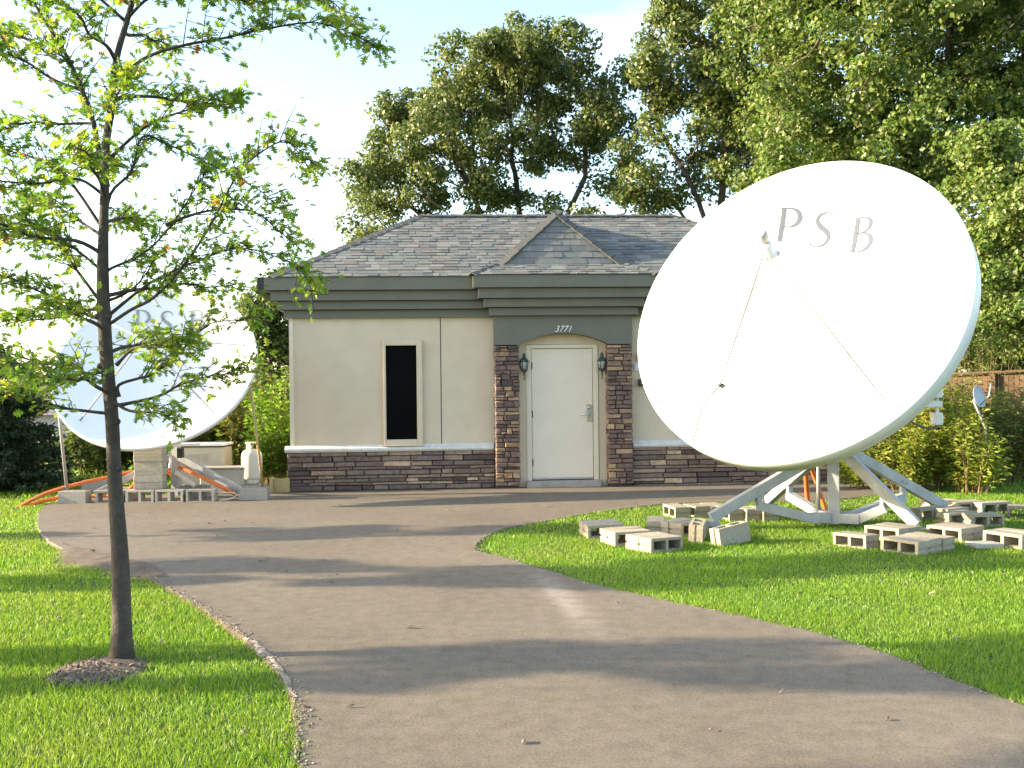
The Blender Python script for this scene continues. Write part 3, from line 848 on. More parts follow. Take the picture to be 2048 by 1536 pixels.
def slope_tabs(P0, U, Wv, length, lim, expo=0.112, wr=(0.10, 0.23)):
    U = Vector(U).normalized(); Wv = Vector(Wv).normalized(); nrm = U.cross(Wv); P0 = Vector(P0)
    out = []; v = 0; row = 0
    while v < length - 0.01:
        v1 = min(v + expo + 0.03, length)
        a, b = lim(v); u = a - random.uniform(0, 0.2)
        while u < b:
            w = random.uniform(*wr)
            t = tab(P0, U, Wv, nrm, u + 0.003, u + w, v, v1, lim, random.choice((0.003, 0.003, 0.009, 0.012)))
            if t: out.append((row, u, t))
            u += w
        v += expo; row += 1
    return out

SL = math.hypot(RUN, RZ - EZ)
cs = RUN / SL
def lim_front(v): return (v * cs, 2 * EX - v * cs)
def lim_side(v): return (v * cs, 2 * RUN - v * cs)
f_tabs = slope_tabs((-EX, EY0, EZ), (1, 0, 0), (0, cs, (RZ - EZ) / SL), SL, lim_front)
# porch skirt and steep face
sk = Vector((0, BYF + 0.545, BZF - 3.228)); skl = sk.length
s_tabs = slope_tabs((-1.40, -0.545, 3.228), (1, 0, 0), sk, skl, lambda v: ((1.40 - BW) * v / skl, 2.80 - (1.40 - BW) * v / skl), 0.12)
st = Vector((0, AP[1] - BYF, AP[2] - BZF)); stl = st.length
d_tabs = slope_tabs((-BW, BYF, BZF), (1, 0, 0), st, stl, lambda v: (BW * v / stl, 2 * BW - BW * v / stl), 0.128, (0.13, 0.28))
rest = []
pieces_ = [t for t in d_tabs] + [t for t in s_tabs]
budget = 300 - len(pieces_)
for row, u, t in f_tabs:
    cx_ = u - EX
    under = False
    if budget > 0 and cx_ < 0.9 and row < 14 and not (-0.75 < cx_ < 0.7 and row < 7):
        pieces_.append((row, u, t)); budget -= 1
    else:
        rest.append(t)
for row, u, (V, F) in pieces_:
    mb = MB(); mb.add(V, F); mb.build('shingle', 'shingle', roof)
mb = MB()
for V, F in rest: mb.add(V, F)
for P0, U, Wv in (((-EX, EY1, EZ), (0, -1, 0), (cs, 0, (RZ - EZ) / SL)), ((EX, EY0, EZ), (0, 1, 0), (-cs, 0, (RZ - EZ) / SL))):
    for row, u, (V, F) in slope_tabs(P0, U, Wv, SL, lim_side): mb.add(V, F)
for row, u, (V, F) in slope_tabs((EX, EY1, EZ), (-1, 0, 0), (0, -cs, (RZ - EZ) / SL), SL, lim_front): mb.add(V, F)
# sides of the porch hip
for s in (-1, 1):
    a = Vector((s * BW, BYF, BZF)); b = Vector(AP); c = Vector((0, yb, AP[2] + 0.01))
    for k in range(9):
        t0, t1 = k / 9, (k + 1) / 9
        p0, p1 = a.lerp(b, t0), a.lerp(b, t1); q0, q1 = a.lerp(c, t0), a.lerp(c, t1)
        nrm = (b - a).cross(c - a).normalized() * (1 if s < 0 else -1)
        if nrm.z < 0: nrm = -nrm
        m_ = max(1, int((q1 - p1).length / 0.25))
        for i in range(m_):
            x0, x1 = i / m_, (i + 0.97) / m_
            V = [p0.lerp(q0, x0) + nrm * .012, p0.lerp(q0, x1) + nrm * .012, p1.lerp(q1, x1) + nrm * .006, p1.lerp(q1, x0) + nrm * .006]
            mb.add(V + [v - nrm * .006 for v in V], [(0, 1, 2, 3), (0, 4, 5, 1), (1, 5, 6, 2), (3, 7, 4, 0)])
o = mb.build('shingle_field', 'shingle', roof); o['kind'] = 'stuff'
bm = bmesh.new(); bm.from_mesh(roof.data); bmesh.ops.recalc_face_normals(bm, faces=bm.faces); bm.to_mesh(roof.data); bm.free()

def caps(a, b, w, pitch_drop, stp=0.2):
    a, b = Vector(a), Vector(b); d = (b - a); L_ = d.length; d.normalize()
    s = d.cross(Vector((0, 0, 1))).normalized(); u = s.cross(d)
    k = int(L_ / stp)
    for i in range(k + 1):
        p = a + d * (i * stp); q = a + d * min(i * stp + stp * 1.25, L_ + 0.04)
        l0, l1 = 0.034, 0.018
        V = [p - s * w - u * (pitch_drop - l0), p + u * l0, p + s * w - u * (pitch_drop - l0), q - s * w - u * (pitch_drop - l1), q + u * l1, q + s * w - u * (pitch_drop - l1)]
        V += [v - u * 0.012 for v in V]
        mb = MB(); mb.add(V, [(0, 1, 4, 3), (1, 2, 5, 4), (6, 7, 1, 0), (7, 8, 2, 1), (0, 3, 9, 6), (2, 8, 11, 5), (3, 4, 10, 9), (4, 5, 11, 10)])
        o = mb.build('cap_shingle', 'cap', roof)
for s in (-1, 1):
    caps((s * EX, EY0, EZ), (s * RX, RY, RZ), 0.10, 0.045)
    caps((s * 1.40, -0.545, 3.228), (s * BW, BYF, BZF), 0.085, 0.045)
    caps((s * BW, BYF, BZF), AP, 0.10, 0.06)
caps((-RX, RY, RZ), (RX, RY, RZ), 0.11, 0.045, 0.26)
caps(AP, (0, yb, AP[2] + 0.01), 0.10, 0.06, 0.2)

# tall narrow window with a proud stucco frame
win = empty('window', (0, 0, 0)); win.parent = bld
wx0, wx1, wz0, wz1 = -2.746, -2.153, 0.70, 2.285
ix0, ix1, iz0, iz1 = -2.706, -2.240, 0.775, 2.205
mb = MB()
mb.bevbox((wx0, -0.075, wz0), (ix0, -0.002, wz1), 0.006); mb.bevbox((ix1, -0.075, wz0), (wx1, -0.002, wz1), 0.006)
mb.bevbox((ix0, -0.073, wz0 + 0.001), (ix1, -0.002, iz0), 0.006); mb.bevbox((ix0, -0.073, iz1), (ix1, -0.002, wz1 - 0.001), 0.006)
mb.build('frame', 'stucco', win)
mb = MB(); mb.box((ix0 - 0.01, -0.030, iz0 - 0.01), (ix1 + 0.01, -0.004, iz1 + 0.01)); mb.build('pane', 'window_glass', win)
mb = MB(); mb.bevbox((wx0 - 0.03, -0.10, wz0 - 0.02), (wx1 + 0.01, -0.002, wz0 - 0.002), 0.004); mb.build('window_sill', 'trim_cream', win)

# door
mb = MB(); mb.box((-0.56, -0.012, 0.11), (-0.485, 0.10, 2.20)); mb.box((0.475, -0.012, 0.11), (0.55, 0.10, 2.20)); mb.box((-0.485, -0.010, 2.145), (0.475, 0.10, 2.20))
mb.build('door_frame', 'trim_cream', bld)
mb = MB(); mb.bevbox((-0.478, 0.022, 0.128), (0.468, 0.066, 2.138), 0.003)
door = mb.build('door', 'door', bld)
mb = MB(); mb.box((-0.47, 0.010, 0.124), (0.46, 0.022, 0.15)); mb.build('sweep', 'steel', door)
for z in (0.38, 1.13, 1.88):
    mb = MB(); mb.tube([(-0.481, 0.012, z - 0.055), (-0.481, 0.012, z + 0.055)], 0.011, 10); mb.box((-0.50, 0.016, z - 0.05), (-0.463, 0.024, z + 0.05)); mb.build('hinge', 'bronze', door)
mb = MB(); mb.bevbox((0.375, 0.004, 1.00), (0.448, 0.024, 1.27), 0.006); handle = mb.build('handle', 'steel', door)
mb = MB(); mb.tube([(0.41, 0.0, 1.12), (0.41, -0.055, 1.12)], 0.020, 12); mb.tube([(0.42, -0.05, 1.12), (0.36, -0.055, 1.12), (0.28, -0.05, 1.115)], [0.014, 0.012, 0.010], 10); mb.build('lever', 'steel', door)
mb = MB(); mb.lathe([(0.024, 0), (0.026, 0.016), (0.012, 0.022)], (0.412, 0.004, 1.225), (0, -1, 0), 14); mb.build('lock_cylinder', 'steel', door)
mb = MB(); mb.bevbox((-0.58, -0.13, -0.05), (0.57, 0.10, 0.108), 0.008); mb.build('threshold', 'concrete', bld)

# wall devices right of the door pier
def building_point(x, y, z):
    c, s = math.cos(R(4)), math.sin(R(4))
    return (BX + c * x - s * y, BY + s * x + c * y, z)
for nm, x, z, w, h, d, mt, lab, cat in (('strobe_unit', 1.20, 2.00, 0.07, 0.11, 0.05, 'red_device', 'small red-brown alarm unit high on the wall beside the large dish', 'alarm'),
                                         ('wall_plate', 1.175, 1.84, 0.11, 0.12, 0.02, 'white_trim', 'white cover plate on the stucco between red unit and black box', 'plate'),
                                         ('key_box', 1.235, 1.60, 0.11, 0.11, 0.06, 'bronze', 'black key box on the stucco right of the door pier', 'box')):
    e = empty(nm, building_point(x, 0, z), R(4)); tag(e, lab, cat)
    mb = MB(); mb.bevbox((-w / 2, -d, -h / 2), (w / 2, 0.0, h / 2), 0.006); mb.build('body', mt, e)
    mb = MB(); mb.bevbox((-w / 4, -d - 0.012, -h / 5), (w / 4, -d, h / 5), 0.003); mb.build('front_plate', 'steel' if mt == 'bronze' else mt, e)

def lantern(x, label):
    e = empty('wall_lantern', building_point(x, 0, 1.88), R(4)); tag(e, label, 'lantern', 'lanterns either side of the door')
    mb = MB(); mb.lathe([(0.02, 0), (0.055, 0.004), (0.05, 0.018), (0.02, 0.024)], (0, 0, 0.0), (0, -1, 0), 14); mb.build('backplate', 'bronze', e)
    mb = MB(); mb.tube(smooth_path([(0, -0.02, 0), (0, -0.07, -0.06), (0, -0.115, -0.13), (0, -0.11, -0.085)], 5), 0.008, 8); mb.build('arm', 'bronze', e)
    mb = MB(); mb.lathe([(0.028, -0.095), (0.052, -0.085), (0.055, -0.07), (0.048, -0.062)], (0, -0.11, 0), sides=12); mb.build('cup', 'bronze', e)
    mb = MB(); mb.lathe([(0.044, -0.06), (0.060, 0.02), (0.062, 0.06)], (0, -0.11, 0), sides=6); mb.build('glass', 'lamp_glass', e)
    for k in range(6):
        a = math.pi * 2 * k / 6
        mb = MB(); mb.tube([(0.047 * math.cos(a), -0.11 + 0.047 * math.sin(a), -0.062), (0.065 * math.cos(a), -0.11 + 0.065 * math.sin(a), 0.06)], 0.006, 6); mb.build('rib', 'bronze', e)
    mb = MB(); mb.lathe([(0.074, 0.058), (0.070, 0.075), (0.045, 0.105), (0.022, 0.125), (0.020, 0.14), (0.030, 0.155), (0.024, 0.17), (0.010, 0.185), (0.003, 0.205)], (0, -0.11, 0), sides=12); mb.build('cap', 'bronze', e)
    mb = MB(); mb.lathe([(0.016, -0.09), (0.011, -0.13), (0.006, -0.19), (0.010, -0.205), (0.003, -0.225)], (0, -0.11, 0), sides=10); mb.build('finial', 'bronze', e)
lantern(-0.600, 'dark bronze wall lantern on the hinge side of the door')
lantern(0.600, 'dark bronze wall lantern on the handle side of the door')

# ------------------------------------------------------------------ satellite dishes
def dish_frame(N):
    N = Vector(N).normalized(); A = Vector((0, 0, 1)).cross(N).normalized(); B = N.cross(A)
    return N, A, B
def reflector(name, C, N, rad, foc, lip, parent, off, base):
    N, A, B = dish_frame(N); C = Vector(C); dep = rad * rad / (4 * foc); V0 = C - N * dep
    th = 0.035; seg = 96; rings = 22
    prof = [(rad * math.sqrt((i + 0.001) / rings), 0) for i in range(rings + 1)]
    P = [(r, r * r / (4 * foc)) for r, _ in prof]
    P += [(rad + 0.012, dep + 0.004), (rad + 0.022, dep - 0.006), (rad + 0.020, dep - lip)]     # rolled rim and its skirt
    P += [(rad - 0.02, dep - lip - 0.01)]
    back = [(r, r * r / (4 * foc) - th) for r, _ in reversed(prof) if r < rad - 0.05]
    P += back
    V = []; F = []
    for r, h in P:
        for k in range(seg):
            a = 2 * math.pi * k / seg
            V.append(V0 + N * h + (A * math.cos(a) + B * math.sin(a)) * r)
    for i in range(len(P) - 1):
        for k in range(seg):
            F.append((i * seg + k, i * seg + (k + 1) % seg, (i + 1) * seg + (k + 1) % seg, (i + 1) * seg + k))
    mb = MB(off); mb.add(V, F, True)
    o = mb.build(name, 'white_paint', parent)
    return o, V0

def ribbon(pts, widths, n=8):
    P = smooth_path([(x, y, 0) for x, y in pts], n) if len(pts) > 2 else [Vector((*p, 0)) for p in pts]
    m_ = len(P); out = []
    ws = np.interp(np.linspace(0, len(pts) - 1, m_), range(len(pts)), widths)
    for i, p in enumerate(P):
        d = (P[min(i + 1, m_ - 1)] - P[max(i - 1, 0)]).normalized(); nn = Vector((-d.y, d.x, 0))
        out.append((p + nn * ws[i] / 2, p - nn * ws[i] / 2))
    return out
GLYPH = {   # unit height, sheared later
    'P': [([(0.20, 0.0), (0.20, 0.96)], [0.13, 0.13]), ([(0.06, 0.012), (0.36, 0.012)], [0.03, 0.03]), ([(0.04, 0.955), (0.20, 0.975), (0.42, 0.985), (0.60, 0.92), (0.69, 0.74), (0.62, 0.56), (0.44, 0.455), (0.27, 0.44)], [0.02, 0.045, 0.055, 0.11, 0.15, 0.11, 0.05, 0.03])],
    'S': [([(0.62, 0.80), (0.60, 0.92), (0.44, 0.99), (0.24, 0.93), (0.17, 0.76), (0.30, 0.58), (0.48, 0.46), (0.58, 0.28), (0.48, 0.08), (0.26, 0.0), (0.08, 0.06), (0.04, 0.20)], [0.02, 0.04, 0.05, 0.09, 0.12, 0.15, 0.15, 0.13, 0.08, 0.05, 0.05, 0.02])],
    'B': [([(0.20, 0.0), (0.20, 0.96)], [0.13, 0.13]), ([(0.05, 0.955), (0.20, 0.98), (0.42, 0.985), (0.58, 0.90), (0.60, 0.74), (0.50, 0.60), (0.27, 0.54)], [0.02, 0.045, 0.055, 0.11, 0.13, 0.08, 0.03]),
          ([(0.27, 0.535), (0.50, 0.53), (0.66, 0.42), (0.69, 0.25), (0.58, 0.08), (0.38, 0.015), (0.05, 0.01)], [0.03, 0.06, 0.12, 0.145, 0.11, 0.05, 0.025])],
}
def letters(placed, C, N, rad, foc, height, parent, off, shear=0.16, mat='lettering', ups=None):
    """grey letters lying on the concave face; placed: (char, u, v) in the aperture plane"""
    Nn, A, B = dish_frame(N); dep = rad * rad / (4 * foc); V0 = Vector(C) - Nn * dep
    ex, ey = ups
    for ch, u0, v0 in placed:
        mb = MB(off)
        for si, (pts, ws) in enumerate(GLYPH[ch]):
            rb = ribbon(pts, ws); V = []
            for a, b in rb:
                for p in (a, b):
                    x = (p.x - 0.3 + shear * (p.y - 0.5)) * height * 0.95; y = (p.y - 0.5) * height
                    u = u0 + ex[0] * x + ey[0] * y; v = v0 + ex[1] * x + ey[1] * y
                    h = (u * u + v * v) / (4 * foc)
                    g = Vector((-u / (2 * foc), -v / (2 * foc), 1)).normalized()
                    V.append(V0 + A * (u + g.x * (0.006 + si * 0.0015)) + B * (v + g.y * (0.006 + si * 0.0015)) + Nn * (h + g.z * (0.006 + si * 0.0015)))
            mb.add(V, [(2 * i, 2 * i + 1, 2 * i + 3, 2 * i + 2) for i in range(len(rb) - 1)])
        o = mb.build('letter', mat, parent)
        o['label'] = 'grey italic letter ' + ch

# --- large dish on the right lawn
RC, RN, RRAD, RFOC = (2.974, 10.9, 2.412), (-0.554, -0.699, 0.452), 1.815, 1.32
off = (3.52, 11.32, 0.0)
rd = empty('satellite_dish', off)
tag(rd, 'huge white satellite dish on a four-legged steel stand on the right lawn', 'satellite dish', 'satellite dishes')
refl, RV = reflector('reflector', RC, RN, RRAD, RFOC, 0.20, rd, off, None)
Nn, Aa, Bb = dish_frame(RN)
def on_dish(V0, N, A, B, foc, u, v, lift=0.0): return V0 + A * u + B * v + N * ((u * u + v * v) / (4 * foc) + lift)
letters([('P', -0.413, 1.249), ('S', -0.01, 1.175), ('B', 0.44, 1.062)], RC, RN, RRAD, RFOC, 1.0, refl, off, 0.16, 'lettering_sunlit', ups=((0.407, -0.041), (-0.001, 0.359)))
# feed
FD = Vector((2.60, 10.30, 2.88))
fdir = (RV - FD).normalized()
mb = MB(off); mb.lathe([(0.045, -0.16), (0.062, -0.15), (0.062, -0.02), (0.085, 0.0), (0.085, 0.03), (0.05, 0.05), (0.05, 0.10)], FD, fdir, 16); mb.build('feed_horn', 'white_paint', rd)
mb = MB(off); mb.lathe([(0.035, -0.30), (0.05, -0.29), (0.05, -0.17), (0.03, -0.155)], FD + Vector((0.01, 0, 0.03)), fdir, 12); mb.build('low_noise_block', 'galv', rd)
mb = MB(off); mb.beam(FD - Nn * 0.02 + Aa * -0.10, FD - Nn * 0.02 + Aa * 0.10, 0.05, 0.02, Nn); mb.beam(FD - Nn * 0.02 + Bb * -0.10, FD - Nn * 0.02 + Bb * 0.10, 0.05, 0.02, Nn); mb.build('feed_bracket', 'galv', rd)
for k, (u, v) in enumerate(((-0.84, -0.77), (1.06, -1.02), (1.20, 0.42), (-1.15, 0.55))):
    e_ = on_dish(RV, Nn, Aa, Bb, RFOC, u, v)
    s_ = FD + Aa * (0.10 if u > 0 else -0.10) * 0.6 + Bb * (0.08 if v > 0 else -0.08)
    mb = MB(off); mb.tube([s_, s_.lerp(e_, 0.5), e_], 0.009, 8); mb.build('feed_strut', 'strut_grey' if (v < 0 and u > 0) else 'white_paint', rd)
    if k == 0:
        q = on_dish(RV, Nn, Aa, Bb, RFOC, -0.87, -1.25, 0.03); q2 = on_dish(RV, Nn, Aa, Bb, RFOC, -0.775, -1.64, 0.03)
        path = smooth_path([s_ + Vector((-0.012, -0.02, 0.1)), s_ + Vector((-0.02, -0.025, 0.0)), s_.lerp(e_, 0.35) + Vector((-0.012, -0.022, 0)), s_.lerp(e_, 0.7) + Vector((-0.012, -0.022, -0.005)), e_ + Vector((-0.01, -0.03, 0.01)), (e_ + q) / 2 + Nn * 0.06, q, q2], 8)
        mb = MB(off); mb.tube(path, 0.0075, 6); mb.build('feed_cable', 'cable', rd)
        mb = MB(off); mb.beam(e_ + Aa * -0.02, e_ + Aa * 0.05, 0.04, 0.03, Nn); mb.build('strut_clamp', 'bronze', rd)
# back hub, ribs and pedestal
hub0 = RV - Nn * 0.04
mb = MB(off); mb.lathe([(0.42, 0.045), (0.42, -0.03), (0.25, -0.10), (0.18, -0.30), (0.18, -0.34)], RV - Nn * 0.06, Nn, 24); mb.build('back_hub', 'galv', rd)
for k in range(8):
    a = 2 * math.pi * (k + 0.5) / 8
    d = Aa * math.cos(a) + Bb * math.sin(a)
    p = [RV - Nn * 0.22 + d * 0.2] + [RV + d * r + Nn * (r * r / (4 * RFOC) - 0.10) for r in (0.7, 1.15, 1.6)]
    mb = MB(off)
    for i in range(3): mb.beam(p[i], p[i + 1], 0.05, 0.09, Nn)
    mb.build('back_rib', 'galv', rd)
PT = Vector((3.53, 11.36, 0.0))
mb = MB(off); mb.beam((3.545, 11.34, 0.02), (3.545, 11.42, 1.70), 0.125, 0.125, (0.35, 1, 0), 0.006); mb.build('post', 'galv', rd)
mb = MB(off); mb.tube([(3.445, 11.60, 0.05), (3.45, 11.60, 1.3)], 0.020, 10); mb.build('conduit_pipe', 'galv', rd)
mb = MB(off); mb.beam((3.545, 11.42, 1.65), RV - Nn * 0.36, 0.22, 0.22, Nn, 0.01); mb.build('mount_head', 'galv', rd)
TOPP = Vector((3.53, 11.40, 0.80))
legs = [(Vector((2.15, 11.18, 0.12)), Vector((3.44, 11.40, 0.80))), (Vector((3.20, 12.9, 0.10)), Vector((3.47, 11.50, 0.80))), (Vector((4.26, 10.86, 0.06)), Vector((3.62, 11.36, 0.84))), (Vector((5.08, 12.1, 0.10)), Vector((3.66, 11.46, 0.86)))]
for a, b in legs:
    mb = MB(off); mb.beam(a, b, 0.085, 0.115, (0, 0, 1), 0.006)
    leg = mb.build('leg', 'galv', rd)
    mid = a.lerp(b, 0.42); low = mid - Vector((0, 0, 0.17))
    mb = MB(off); mb.beam(mid + Vector((0, 0, -0.02)), low, 0.05, 0.06, (1, 0.4, 0)); mb.build('link', 'galv', leg)
    mb = MB(off)
    d = (low - Vector((3.54, 11.33, 0))); d.z = 0; d.normalize()
    mb.beam(Vector((3.54, 11.33, 0.085)) + d * 0.06, Vector((3.54, 11.33, 0.085)) + d * 0.27, 0.10, 0.11, (0, 0, 1), 0.005)
    mb.beam(Vector((3.54, 11.33, 0.085)) + d * 0.262, low + d * 0.02, 0.085, 0.10, (0, 0, 1), 0.005)
    mb.build('brace', 'galv', rd)
    for t in (0.40, 0.44):
        mb = MB(off); p = a.lerp(b, t); sd = (b - a).cross(Vector((0, 0, 1))).normalized()
        mb.tube([p - sd * 0.055, p + sd * 0.055], 0.011, 6); mb.build('bolt', 'galv', leg)
    mb = MB(off); mb.bevbox((a.x - 0.09, a.y - 0.07, 0.03), (a.x + 0.09, a.y + 0.07, a.z - 0.035), 0.005); mb.build('foot', 'galv', leg)
mb = MB(off); mb.beam((3.40, 11.33, 0.83), (3.70, 11.42, 0.83), 0.20, 0.10, (0, 0, 1), 0.006); mb.build('top_plate', 'galv', rd)
# white equipment boxes hung at the right rim
mb = MB(off); mb.bevbox((4.62, 11.52, 1.285), (4.83, 11.66, 1.355), 0.006); mb.build('side_bracket', 'white_paint', rd)
mb = MB(off); mb.bevbox((4.61, 11.50, 1.353), (4.69, 11.66, 1.425), 0.006); mb.build('side_bracket', 'white_paint', rd)
mb = MB(off); mb.bevbox((4.705, 11.50, 1.39), (4.825, 11.68, 1.475), 0.008); mb.build('equipment_box', 'white_paint', rd)
mb = MB(off); mb.tube([(4.79, 11.58, 1.40), (4.79, 11.58, 1.10)], 0.016, 10); mb.build('stem', 'white_paint', rd)
mb = MB(off); mb.bevbox((4.745, 11.50, 1.085), (4.825, 11.66, 1.225), 0.008); mb.build('equipment_box', 'white_paint', rd)
mb = MB(off); mb.tube(smooth_path([(4.45, 11.60, 1.18), (4.56, 11.60, 1.09), (4.68, 11.59, 1.05), (4.76, 11.58, 1.055), (4.785, 11.58, 1.09)], 6), 0.012, 8); mb.build('cable', 'cable', rd)
mb = MB(off); mb.beam((4.40, 11.62, 1.32), (4.63, 11.60, 1.32), 0.05, 0.05); mb.build('arm', 'galv', rd)

# --- second dish behind the young tree
LC, LN, LRAD, LFOC = (-4.932, 14.2, 1.921), (0.009, -0.796, 0.605), 1.375, 1.0
off2 = (-4.93, 14.75, 0.0)
ld = empty('satellite_dish', off2)
tag(ld, 'smaller white satellite dish propped on a block pillar behind the young tree', 'satellite dish', 'satellite dishes')
lrefl, _ = reflector('reflector', LC, LN, LRAD, LFOC, 0.06, ld, off2, None)
n2, a2, b2 = dish_frame(LN); LV = Vector(LC) - n2 * (LRAD ** 2 / (4 * LFOC))
letters([('P', -0.456, 0.953), ('S', -0.108, 0.965), ('B', 0.327, 0.96)], LC, LN, LRAD, LFOC, 1.0, lrefl, off2, 0.04, ups=((0.34, 0.001), (-0.016, 0.313)))
F2 = LV + n2 * LFOC
mb = MB(off2); mb.lathe([(0.04, -0.14), (0.055, -0.13), (0.055, -0.02), (0.075, 0.0), (0.075, 0.03), (0.045, 0.05)], F2, -n2, 14); mb.build('feed_horn', 'white_paint', ld)
for ang in (20, 135, 225, -40):
    a = R(ang); u, v = 1.22 * math.cos(a), 1.22 * math.sin(a)
    mb = MB(off2); mb.tube([F2 + a2 * 0.06 * math.cos(a) + b2 * 0.06 * math.sin(a), on_dish(LV, n2, a2, b2, LFOC, u, v)], 0.012, 8); mb.build('feed_strut', 'galv', ld)
mb = MB(off2); mb.tube(smooth_path([F2 + Vector((0.03, 0, -0.05)), F2 + Vector((0.2, 0.15, -0.05)), F2 + Vector((0.32, 0.25, -0.2)), F2 + Vector((0.36, 0.3, -0.36))], 6), 0.008, 6); mb.build('feed_cable', 'cable', ld)
mb = MB(off2); mb.lathe([(0.30, 0.04), (0.30, -0.03), (0.18, -0.08), (0.13, -0.22)], LV - n2 * 0.06, n2, 20); mb.build('back_hub', 'galv', ld)
for k in range(6):
    a = 2 * math.pi * k / 6; d = a2 * math.cos(a) + b2 * math.sin(a)
    p = [LV - n2 * 0.16 + d * 0.14] + [LV + d * r + n2 * (r * r / (4 * LFOC) - 0.075) for r in (0.55, 0.9, 1.22)]
    mb = MB(off2)
    for i in range(3): mb.beam(p[i], p[i + 1], 0.04, 0.06, n2)
    mb.build('back_rib', 'galv', ld)
mb = MB(off2); mb.beam((-4.86, 14.83, 0.05), (-4.88, 14.85, 1.30), 0.11, 0.11, (0.2, 1, 0), 0.005); mb.build('post', 'galv', ld)
mb = MB(off2); mb.beam((-4.88, 14.85, 1.26), LV - n2 * 0.20, 0.16, 0.16, n2, 0.01); mb.build('mount_head', 'galv', ld)
for a, b in (((-3.88, 14.62, 0.13), (-4.80, 14.80, 0.60)), ((-5.95, 14.62, 0.10), (-4.95, 14.82, 0.60)), ((-4.5, 15.6, 0.10), (-4.86, 14.9, 0.60))):
    mb = MB(off2); mb.beam(a, b, 0.075, 0.095, (0, 0, 1), 0.005); mb.build('leg', 'galv', ld)
mb = MB(off2); mb.beam((-4.84, 14.74, 0.40), (-4.55, 14.72, 0.20), 0.05, 0.06); mb.build('brace', 'galv', ld)
mb = MB(off2); mb.tube(smooth_path([(-4.90, 14.66, 0.72), (-4.88, 14.66, 0.58), (-4.90, 14.66, 0.45)], 4), 0.022, 8); mb.build('jack', 'white_paint', ld)
mb = MB(off2); mb.bevbox((-4.78, 14.60, 0.60), (-4.70, 14.70, 0.74), 0.006); mb.build('actuator', 'black', ld)
mb = MB(off2); mb.beam((-5.42, 14.62, 0.755), (-4.47, 14.68, 0.79), 0.07, 0.035, (0, 0, 1)); mb.build('cross_bar', 'white_paint', ld)
rimL = Vector(LC) - n2 * 0.03 + a2 * (-(LRAD + 0.02)) ; rimR = Vector(LC) - n2 * 0.03 + a2 * (LRAD + 0.02) * math.cos(R(-14)) + b2 * (LRAD + 0.02) * math.sin(R(-14))
if rimL.x > rimR.x: rimL, rimR = Vector(LC) - n2 * 0.03 + a2 * (LRAD + 0.02), Vector(LC) - n2 * 0.03 - a2 * (LRAD + 0.02) * math.cos(R(14)) + b2 * (LRAD + 0.02) * math.sin(R(-14))
mb = MB(off2); mb.tube([rimL, (-6.24, 14.36, 0.19)], 0.021, 10); mb.build('stay_pole', 'galv', ld)
mb = MB(off2); mb.tube([rimR, (-3.56, 14.60, 0.19)], 0.018, 10); mb.build('stay_pole', 'lumber', ld)

# ------------------------------------------------------------------ concrete blocks
def cmu_mesh(L=0.39, D=0.19, Hh=0.14):
    """hollow block: length x, cells run along y, height z; origin at the base centre; grooved ends"""
    bm = bmesh.new()
    xs_ = [-L / 2, -L / 2 + 0.032, -0.016, 0.016, L / 2 - 0.032, L / 2]
    zs_ = [0, 0.027, Hh - 0.027, Hh]
    g = 0.012
    def vx(x, z, yy):
        return bm.verts.new((x, yy, z))
    rows = {}
    for yi, yy in enumerate((-D / 2, D / 2)):
        for i, x in enumerate(xs_):
            for k, z in enumerate(zs_):
                rows[(yi, i, k)] = vx(x, z, yy)
    for yi in (0, 1):
        for i in range(5):
            for k in range(3):
                if k == 1 and i in (1, 3): continue
                q_ = [rows[(yi, i, k)], rows[(yi, i + 1, k)], rows[(yi, i + 1, k + 1)], rows[(yi, i, k + 1)]]
                bm.faces.new(q_ if yi == 0 else q_[::-1])
    for i in range(5):
        bm.faces.new([rows[(0, i, 0)], rows[(1, i, 0)], rows[(1, i + 1, 0)], rows[(0, i + 1, 0)]])
        bm.faces.new([rows[(0, i, 3)], rows[(0, i + 1, 3)], rows[(1, i + 1, 3)], rows[(1, i, 3)]])
    # ends with a groove along the cell axis
    for i, s in ((0, -1), (5, 1)):
        zc = Hh / 2
        gv = {}
        for yi, yy in enumerate((-D / 2, D / 2)):
            gv[(yi, 0)] = vx(s * L / 2, zc - 0.012, yy); gv[(yi, 1)] = vx(s * (L / 2 - g), zc - 0.008, yy)
            gv[(yi, 2)] = vx(s * (L / 2 - g), zc + 0.008, yy); gv[(yi, 3)] = vx(s * L / 2, zc + 0.012, yy)
        chain = [lambda yi, i=i: rows[(yi, i, 0)], lambda yi, i=i: rows[(yi, i, 1)]] + [lambda yi, k=k: gv[(yi, k)] for k in range(4)] + [lambda yi, i=i: rows[(yi, i, 2)], lambda yi, i=i: rows[(yi, i, 3)]]
        for a, b in zip(chain[:-1], chain[1:]):
            q_ = [a(0), b(0), b(1), a(1)]
            bm.faces.new(q_)
    # cell walls
    for i in (1, 3):
        loop = [(i, 1), (i + 1, 1), (i + 1, 2), (i, 2)]
        for (a, b), (c, d) in zip(loop, loop[1:] + loop[:1]):
            bm.faces.new([rows[(0, a, b)], rows[(1, a, b)], rows[(1, c, d)], rows[(0, c, d)]])
    bmesh.ops.recalc_face_normals(bm, faces=bm.faces)
    me = bpy.data.meshes.new('concrete_block'); bm.to_mesh(me); bm.free(); me.update()
    return me
CMU = cmu_mesh(); CMU.materials.append(M['cmu'])
CMU8 = cmu_mesh(0.39, 0.19, 0.185); CMU8.materials.append(M['cmu_grey'])
def cap_mesh(L, D, Hh, mat):
    mb = MB(); mb.bevbox((-L / 2, -D / 2, 0), (L / 2, D / 2, Hh), 0.006); o = mb.build('tmp', mat); me = o.data; bpy.data.objects.remove(o); return me
